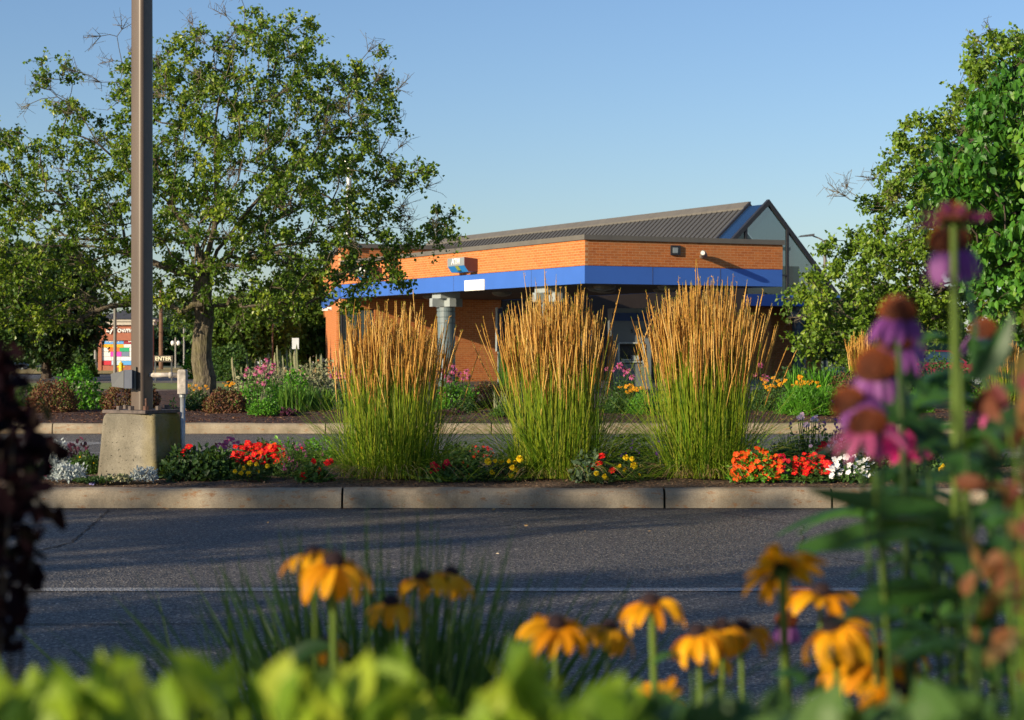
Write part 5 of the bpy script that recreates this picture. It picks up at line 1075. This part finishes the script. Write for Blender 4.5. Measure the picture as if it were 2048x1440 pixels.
# ------------------------------------------------------------------ foreground flowers
GZ = .13
def petals(m, n, L_, W_, el, droop, r0, seed, jit=.14, miss=()):
    rg = np.random.default_rng(seed); K = 8; f = np.linspace(0, 1, K); ps = []; sd_ = []; wd = []
    for i in range(n):
        if i in miss: continue
        a = 2*np.pi*i/n+rg.normal(0, jit*.6); e = el+rg.normal(0, jit); dr = droop*rg.uniform(.7, 1.4); l = L_*rg.uniform(.85, 1.08)
        ang = e-dr*f; dx = np.concatenate([[0], np.cumsum(np.cos(ang)[:-1])])*l/(K-1)+r0; dz = np.concatenate([[0], np.cumsum(np.sin(ang)[:-1])])*l/(K-1)
        ps.append(np.stack([np.cos(a)*dx, np.sin(a)*dx, dz], -1)); sd_.append((-math.sin(a), math.cos(a), rg.normal(0, .2))); wd.append(np.array([.45, .75, .95, 1, .97, .88, .66, .22])*W_*rg.uniform(.85, 1.12))
    m.ribbons(np.array(ps), np.array(wd), np.array(sd_), rnd=rg.random(len(ps)), fold=-.12)
def cone_mesh(key, r, h, mat, mat2=None, spikes=150):
    m = MB(); th = np.linspace(0, np.pi*.62, 9); n = 16; ph = np.arange(n)*2*np.pi/n
    V = np.array([[(r*math.sin(t_)*math.cos(p_), r*math.sin(t_)*math.sin(p_), h*math.cos(t_)) for p_ in ph] for t_ in th]).reshape(-1, 3)
    m.add(V, [(a*n+j, (a+1)*n+j, (a+1)*n+(j+1) % n, a*n+(j+1) % n) for a in range(8) for j in range(n)])
    g = np.arange(spikes); t_ = np.arccos(1-g/spikes*1.15); p_ = g*2.39996; d = np.stack([np.sin(t_)*np.cos(p_), np.sin(t_)*np.sin(p_), np.cos(t_)], -1); q = d*np.array([r, r, h])*.93
    m.tubes(np.stack([q, q+nrm(d+np.array([0, 0, .4]))*r*.26], 1), [[r*.06, r*.018]], 4, mi=1)
    BL[key] = m.mesh('cone', [M[mat], M[mat2 or mat]])
M['cone_tip'] = flat('orange_cone_tip', (.26,.06,.01), .6, var=.2, scale=100)
cone_mesh('c_susan', .0085, .0085, 'susan_c', spikes=80); cone_mesh('c_cone', .0172, .0165, 'cone_c', 'cone_tip', 170)
PV = {}
for i in range(5):
    m = MB(); petals(m, 12+i % 2, .037, .0125, R(8-6*i), R(60+9*i), .006, 100+i); PV['s', i] = m.mesh('petals', [M['susan']])
    m = MB(); petals(m, 13, .037, .0105, R(-32-8*i), R(38+4*i), .011, 120+i, .12); PV['c', i] = m.mesh('petals', [M['cone_pet']]); m2 = MB(); petals(m2, 13, .038, .0105, R(-14-8*i), R(34+4*i), .011, 130+i, .12); PV['p', i] = m2.mesh('petals', [M['cone_pink']])
m = MB(); petals(m, 12, .036, .013, R(10), R(10), .004, 140); petals(m, 11, .028, .012, R(28), R(12), .004, 141); PV['z', 0] = m.mesh('petals', [M['zinnia_m']])
m = MB(); petals(m, 13, .034, .011, R(6), R(6), .012, 142); PV['flat', 0] = m.mesh('petals', [M['cone_pink']])
def leafpath(m, pts, w_, K=10, side=(0, .5, 1), rnd=.5, fold=.16):
    pts = np.array(pts, float); f = np.linspace(0, 1, K)[:, None]; q = (1-f)**2*pts[0]+2*f*(1-f)*pts[1]+f*f*pts[2]
    g = f[:, 0]; wd = w_*np.clip(np.sin(np.pi*np.clip(g*.93+.035, 0, 1))**.75, .06, 1)*(1-.15*g); m.ribbons(q[None], wd[None], np.array([side], float), rnd=rnd, fold=fold)
def bloomer(name, label, cat, u, v, D, kind, var, sc, axis, down, stem_w, conek='c_susan', leaves=(), group=None, lm='conefl_leaf', mid=None, stemmat='stem'):
    """one flower on its stem: head at pixel (u, v); down = pixel column where the stem leaves the frame"""
    top = P(u, v, D); Db = D+random.uniform(-.05, .05); foot = np.array([X(down, Db), Db, GZ])
    t = thing(name, label, cat, foot, 0, group); ax = Vector(axis).normalized(); rot = ax.to_track_quat('Z', 'Y').to_euler()
    h = link('petals', PV[kind, var], t, top-foot, (rot[0], rot[1], rot[2]), sc)
    link('cone', BL[conek], t, top-foot+np.array(ax)*.002*sc, rot, sc)
    m = MB(); K = 18; f = np.linspace(0, 1, K)[:, None]; a = top-foot-np.array(ax)*.004; c = (a*np.array([.75, .75, .62]) if mid is None else P(mid[0], mid[1], D)-foot)
    c2 = 2*c-.5*(a) if mid is not None else a*np.array([.55, .55, .5]); c2 = c if mid is not None else c2; q = 2*f*(1-f)*c2+f*f*a
    r = stem_w*.82/2/F*D; m.tubes(q[None], np.linspace(1.25, .85, K)[None]*r, 8, rnd=.6); m.build('stem', M[stemmat], t, smooth=True)
    # green bracts under the head
    m = MB(); ring(m, 12, .012*sc*(1.6 if kind != 's' else 1.2), .4, R(-12), tm='rhomb'); o = m.build('bract', M['stem_dark'], t, loc=top-foot-np.array(ax)*.003, rot=rot)
    for (p0, p1, p2, w_) in leaves:
        m = MB(); leafpath(m, [P(*p0, D)-foot if len(p0) == 2 else P(*p0)-foot, P(*p1, D)-foot if len(p1) == 2 else P(*p1)-foot, P(*p2, D)-foot if len(p2) == 2 else P(*p2)-foot], w_/F*D, rnd=random.random()); m.build('leaf', M[lm], t)
    return t
GS = 'black eyed susans in the foreground'
sus = [
 (668, 1128, 1.78, 3, 1.12, (.05,-.25,1), 672, 22, 'bright black eyed susan with broad drooping petals, largest on the left'),
 (628, 1112, 1.86, 2, .9, (-.2,.2,1), 640, 12, 'black eyed susan partly hidden behind the large one on the left'),
 (782, 1208, 2.1, 4, .95, (.0,-.1,1), 782, 12, 'shaded black eyed susan with folded petals below the two dark ones'),
 (846, 1160, 2.15, 2, 1.0, (-.1,-.05,1), 852, 12, 'dim black eyed susan right of the large left one'),
 (902, 1150, 2.2, 3, .95, (.25,.25,1), 895, 10, 'dark backed black eyed susan touching its dim neighbour'),
 (648, 1288, 2.0, 1, .72, (-.1,0,1), 650, 10, 'low dull black eyed susan under the large left one'),
 (1112, 1252, 1.8, 1, 1.02, (.1,-.35,1), 1118, 14, 'black eyed susan with spread petals in the centre foreground'),
 (1218, 1258, 2.0, 3, .95, (.3,.2,1), 1212, 10, 'dark turned away black eyed susan between two bright ones'),
 (1302, 1208, 1.82, 2, 1.0, (-.15,-.1,1), 1385, 20, 'black eyed susan with a long yellow green leaning stem'),
 (1396, 1270, 1.8, 3, .92, (-.25,-.05,1), 1430, 14, 'leftmost of the three touching black eyed susans'),
 (1444, 1256, 1.84, 4, .85, (-.1,-.2,1), 1452, 11, 'middle of the three touching black eyed susans'),
 (1484, 1260, 1.88, 1, .98, (.2,-.05,1), 1520, 13, 'rightmost of the three touching black eyed susans'),
 (1442, 1322, 2.2, 4, .55, (0,-.2,1), 1450, 9, 'small young black eyed susan under the touching three'),
 (1562, 1138, 1.7, 0, .98, (-.25,.85,.75), 1625, 24, 'tall black eyed susan seen from behind on a thick pale stem'),
 (1642, 1190, 1.9, 1, 1.1, (.15,-.1,1), 1650, 12, 'wide flat black eyed susan right of the tall one'),
 (1668, 1256, 1.66, 3, 1.1, (-.45,-.15,1), 1725, 18, 'big bright black eyed susan leaning left at lower right'),
 (1744, 1312, 1.72, 1, 1.05, (.1,-.55,.9), 1750, 12, 'black eyed susan facing the viewer at lower right'),
 (1796, 1304, 1.85, 2, .95, (.3,-.1,1), 1800, 10, 'darker black eyed susan behind the one facing the viewer'),
 (1792, 1385, 1.6, 2, .9, (.2,-.4,.9), 1800, 12, 'lowest bright black eyed susan at the lower right'),
 (1322, 1402, 1.9, 0, .72, (.0,-.95,.45), 1330, 9, 'small black eyed susan facing forward at the bottom edge'),
 (1030, 1405, 1.75, 2, .7, (-.2,-.2,1), 1030, 8, 'blurred black eyed susan low in the centre'),
 (1700, 1335, 1.78, 2, .9, (-.2,-.3,1), 1705, 9, 'black eyed susan tucked under the big bright one'),
]
for i, (u, v, D, var, sc, ax, dn, sw, lab) in enumerate(sus):
    lv = []
    if i % 3 == 0: lv = [((u+(dn-u)*.3, v+170), (u-60, v+150), (u-120, v+230), 38)]
    bloomer('black_eyed_susan', lab, 'flower', u, v, D, 's', var, sc, ax, dn, sw, leaves=lv, group=GS)
GC = 'purple coneflowers in the foreground'
cf = [
 (1908, 440, 1.55, 'flat', 0, .68, (.1,.25,1), 1935, 19, 'c_cone', 'topmost coneflower, seen from below with pink flat petals', [((1945,760),(1985,720),(2022,628),62), ((1930,560),(1972,640),(1945,760),60), ((1950,900),(2000,850),(2060,800),60)]),
 (1900, 492, 1.62, 'c', 2, .92, (-.12,-.1,1), 1975, 16, 'c_cone', 'mauve coneflower hanging just below the topmost one', [((1955,960),(1880,880),(1795,838),64), ((1962,1010),(1760,1075),(1592,1096),66)]),
 (1795, 632, 1.6, 'c', 1, .8, (.05,-.1,1), 1870, 16, 'c_cone', 'purple coneflower with a tall dark orange cone', [((1850,860),(1780,800),(1735,860),50)]),
 (1792, 688, 1.7, 'c', 0, .82, (0,-.25,1), 1860, 14, 'c_cone', 'purple coneflower directly below the tall dark orange cone', [((1860,790),(1800,740),(1742,684),46)]),
 (1752, 742, 1.62, 'c', 3, .95, (-.1,-.3,1), 1840, 14, 'c_cone', 'wide violet coneflower with long drooping petals', [((1850,960),(1820,840),(1790,740),58)]),
 (1700, 812, 1.6, 'c', 2, .75, (-.5,.1,.8), 1830, 12, 'c_cone', 'violet coneflower tilted left with a nearly black cone', []),
 (1735, 858, 1.5, 'p', 1, .78, (-.05,-.15,1), 1895, 14, 'c_cone', 'pink coneflower with a big orange brown cone', [((1880,1010),(1760,1020),(1615,978),50), ((1925,1195),(1800,1165),(1700,1222),70)]),
 (1966, 668, 2.2, 'c', 2, .85, (.1,-.1,1), 1990, 14, 'c_cone', 'small coneflower under the tree branches at the right', []),
 (1985, 815, 1.7, 'p', 0, .8, (-.3,-.1,1), 2010, 12, 'c_cone', 'magenta coneflower at the right edge', [((2010,930),(1940,900),(1880,960),50)]),
 (1573, 1246, 2.3, 'c', 3, .7, (0,-.1,1), 1590, 10, 'c_cone', 'small purple coneflower behind the pale stem', []),
]
for i, (u, v, D, k, var, sc, ax, dn, sw, ck, lab, lv) in enumerate(cf): bloomer('purple_coneflower', lab, 'flower', u, v, D, k, var, sc, ax, dn, sw, ck, lv, GC, mid=((u*.6+dn*.4)+(14 if i % 2 else -12), v+260), stemmat='stem' if i in (0, 1, 6) else 'stem_dark')
bloomer('zinnia', 'bright magenta zinnia facing the viewer on the right', 'flower', 1806, 888, 1.72, 'z', 0, .72, (-.15,-.8,.7), 1850, 14, 'c_susan', [((1870,1130),(1900,1090),(1960,1040),54), ((1880,1230),(1940,1180),(2010,1190),60)])
# leafy coneflower plants without a bloom in view
def leafstem(label, u, vtop, D, n, seed, dn, L_=(230, 330), w_=62, name='coneflower_plant', lm='conefl_leaf', up=.2):
    rg = np.random.default_rng(seed); foot = np.array([X(dn, D), D, GZ]); t = thing(name, label, 'plant', foot, 0, 'leafy stems among the foreground flowers'); top = P(u, vtop, D)-foot
    m = MB(); f = np.linspace(0, 1, 12)[:, None]; q = top*f+np.array([.02, 0, 0])*np.sin(f*3.1); r = 6/F*D; m.tubes(q[None], np.linspace(1.2, .5, 12)[None]*r, 7, rnd=.5); m.build('stem', M['stem_dark'], t, smooth=True)
    n += 4
    for i in range(n):
        ff = 1-.40*(i/max(1, n-1))**1.1; p = top*ff+np.array([.02, 0, 0])*math.sin(ff*3.1); a = rg.uniform(0, 6.28) if i % 2 == 0 else a+math.pi+rg.normal(0, .3); l = rg.uniform(*L_)/F*D*(1 if ff < .95 else .6); e = rg.uniform(.1, .8)*up/.2*.8
        d = np.array([math.cos(a), math.sin(a)*.8, 0]); m = MB(); leafpath(m, [p, p+d*l*.5+np.array([0, 0, l*e]), p+d*l+np.array([0, 0, l*(e*.7-.25)])], w_/F*D*rg.uniform(.8, 1.15), side=(-math.sin(a), math.cos(a), .15*rg.normal()), rnd=rg.random()); m.build('leaf', M[lm], t)
leafstem('leafy stem beside the thick green one at the right', 1915, 700, 1.75, 11, 1, 1950)
leafstem('shaded leafy stem under the violet coneflowers', 1845, 790, 1.85, 11, 2, 1880)
leafstem('leafy stem left of the rust coloured shrub', 1965, 860, 1.6, 11, 3, 1985)
leafstem('low leafy stem behind the lower right daisies', 1880, 1020, 1.9, 9, 4, 1870)
leafstem('broad leaved stem in the lower right corner', 1930, 1160, 1.4, 8, 5, 1940)
leafstem('dark leafy stem at the right edge', 2035, 760, 2.0, 10, 6, 2040)
leafstem('dark leafy stem behind the violet coneflowers', 1810, 700, 2.0, 13, 11, 1850, (240, 330), 80)
leafstem('dark leafy stem between the thick stem and the small coneflower', 1985, 690, 1.9, 13, 12, 1990, (260, 340), 84)
leafstem('dark broad leaved stem above the lowest daisies', 1820, 900, 2.1, 12, 13, 1840, (260, 340), 84)
leafstem('dark leafy stem behind the rust coloured shrub', 2060, 800, 1.9, 13, 14, 2060, (260, 340), 80)
leafstem('dark leafy stem in front of the thick pale coneflower stem', 1930, 900, 1.45, 12, 21, 1940, (240, 330), 84)
leafstem('dark leafy stem below the pink coneflower', 1860, 1040, 1.5, 11, 22, 1850, (220, 320), 76)
leafstem('leafy stem in front of the rust coloured shrub', 2010, 1020, 1.12, 10, 23, 2020, (220, 320), 76)
leafstem('short leafy shoot among the black eyed susans', 1380, 1330, 1.8, 6, 7, 1380, (120, 200), 40)
leafstem('short leafy shoot below the tall pale stem', 1610, 1360, 1.6, 6, 8, 1600, (140, 220), 46)
# shrubs close to the lens
def near_shrub(name, label, polyuv, D0, D1, n, leaf, lm, wr, stems, foot_u, seed, up=.5, tmpl='oval', group=None, clus=1, smat='bark_dark', sr=.004):
    rg = np.random.default_rng(seed); Dm = (D0+D1)/2; foot = np.array([X(foot_u, Dm), Dm, GZ]); t = thing(name, label, 'shrub', foot, 0, group); pa = np.array(polyuv, float); pts = []
    while len(pts) < n:
        u = rg.uniform(pa[:, 0].min(), pa[:, 0].max(), 400); v = rg.uniform(pa[:, 1].min(), pa[:, 1].max(), 400); ok = inpoly(u, v, polyuv)
        for a, b in zip(u[ok], v[ok]): pts.append(P(a, b, rg.uniform(D0, D1))-foot)
    pts = np.array(pts[:n]); m = MB()
    pp = np.repeat(pts, clus, 0); pp = pp+rg.normal(0, leaf*.5, pp.shape)*(clus > 1); d = nrm(rg.normal(0, .6, pp.shape)+np.array([0, -.1, up])); m.leaves(pp-d*leaf*.4, d, rg.normal(0, .6, pp.shape)+np.array([-.4, -.5, .5]), leaf*rg.uniform(.65, 1.2, len(pp)), wr, np.clip(rg.normal(.5, .3, len(pp)), 0, 1), tmpl); m.build('foliage', M[lm], t)
    k = rg.permutation(len(pts))[:stems]; f = np.linspace(0, 1, 8)[None, :, None]; q = pts[k][:, None]*np.concatenate([f**1.6, f**1.6, f**.9], -1)
    m = MB(); m.tubes(q, np.linspace(1.3, .4, 8)[None]*sr, 5, rnd=rg.random(len(k))); m.build('stem', M[smat], t); return t
near_shrub('maroon_shrub', 'very dark maroon shrub blurred at the left edge', [(-120,700),(-60,690),(10,735),(60,740),(70,790),(35,830),(90,860),(100,930),(60,980),(78,1030),(55,1070),(72,1130),(40,1180),(52,1230),(20,1300),(-20,1330),(-120,1500),(-300,1500),(-300,700)], 1.7, 2.1, 430, .026, 'smoke', .6, 60, -60, 1, clus=4, sr=.003)
near_shrub('rust_shrub', 'rust and pink leaved shrub blurred at the right edge', [(2140,660),(2080,650),(2045,690),(2025,740),(2050,790),(2015,850),(2035,900),(2005,960),(2025,1010),(1985,1060),(2010,1100),(2000,1140),(2015,1190),(2010,1260),(2040,1330),(2300,1400),(2300,660)], 1.15, 1.45, 120, .026, 'rust', .5, 50, 2120, 2, clus=3, sr=.0025, smat='stem')
GH = 'low leafy shrubs along the bottom edge'
near_shrub('lime_shrub', 'lime green shrub filling the lower left corner', [(-150,1385),(40,1390),(110,1370),(170,1385),(215,1345),(265,1345),(300,1395),(330,1500),(-150,1500)], .92, 1.25, 140, .03, 'lime', .62, 40, 60, 11, up=1.2, group=GH, smat='stem')
near_shrub('lime_shrub', 'lime green shrub with upright leaves left of centre', [(320,1385),(400,1362),(470,1345),(500,1325),(540,1350),(580,1345),(620,1370),(700,1385),(735,1330),(790,1335),(810,1395),(840,1500),(300,1500)], .9, 1.25, 120, .03, 'lime', .62, 40, 560, 12, up=1.2, group=GH, smat='stem')
near_shrub('lime_shrub', 'green shrub in the bottom centre with one tall bright leaf', [(820,1425),(900,1405),(1000,1412),(1010,1345),(1050,1345),(1090,1390),(1120,1425),(1250,1402),(1290,1430),(1300,1500),(820,1500)], .9, 1.2, 110, .034, 'lime', .66, 30, 1050, 13, up=.9, group=GH, smat='stem')
near_shrub('green_shrub', 'deeper green shrub along the bottom right', [(1300,1440),(1420,1445),(1500,1430),(1600,1442),(1700,1425),(1780,1450),(1900,1430),(2000,1445),(2150,1420),(2150,1500),(1300,1500)], .95, 1.3, 120, .036, 'mid', .66, 36, 1700, 14, up=.6, group=GH, smat='stem')
m = MB(); t = thing('wooden_stake', 'brown garden stake rising among the lime leaves', 'stake', (X(358, 1.05), 1.05, GZ)); m.tubes(np.array([[(0, 0, -.05), (0, 0, CZ+(HZ-1372)/F*1.05-GZ)]]), .0055, 8, cap=True); m.build('shaft', flat('stake_wood', (.2,.13,.08), .9), t)
blades('liriope', 'dark grassy clump behind the left black eyed susans', 'grass', 800, 1085, 2230, 260, 2.9, 'mid', 450, z0=GZ, wd=.012, spread=.24, seed=3, arch=.12, lmin=.84)
blades('liriope', 'thin arching blades left of the dark grassy clump', 'grass', 600, 1120, 2230, 200, 3.2, 'mid', 110, z0=GZ, wd=.011, spread=.3, seed=5, arch=.14, lmin=.82)

def added_shade_shrub():  # extra out-of-view foliage, added only to block sun from the coneflowers
    rg = np.random.default_rng(77); c = np.array([-.83, .63, GZ]); t = thing('maroon_shrub', 'added unseen maroon shrub left of the camera, placed to shade the coneflowers', 'shrub', c); n = 130
    p = np.stack([rg.uniform(-.13, .13, n), rg.uniform(-.13, .13, n), rg.uniform(1.43, 1.86, n)-GZ], -1); p[:, :2] += rg.normal(0, .03, (n, 2)); m = MB(); d = rg.normal(0, 1, (n, 3)); m.leaves(p, d, rg.normal(0, 1, (n, 3)), .055*rg.uniform(.6, 1.2, n), .55); m.build('foliage', M['smoke'], t)
    f = np.linspace(0, 1, 8)[None, :, None]; q = p[:24, None]*np.concatenate([f**1.6, f**1.6, f], -1); m = MB(); m.tubes(q, np.linspace(1.3, .4, 8)[None]*.004, 5); m.build('stem', M['bark_dark'], t)
added_shade_shrub()
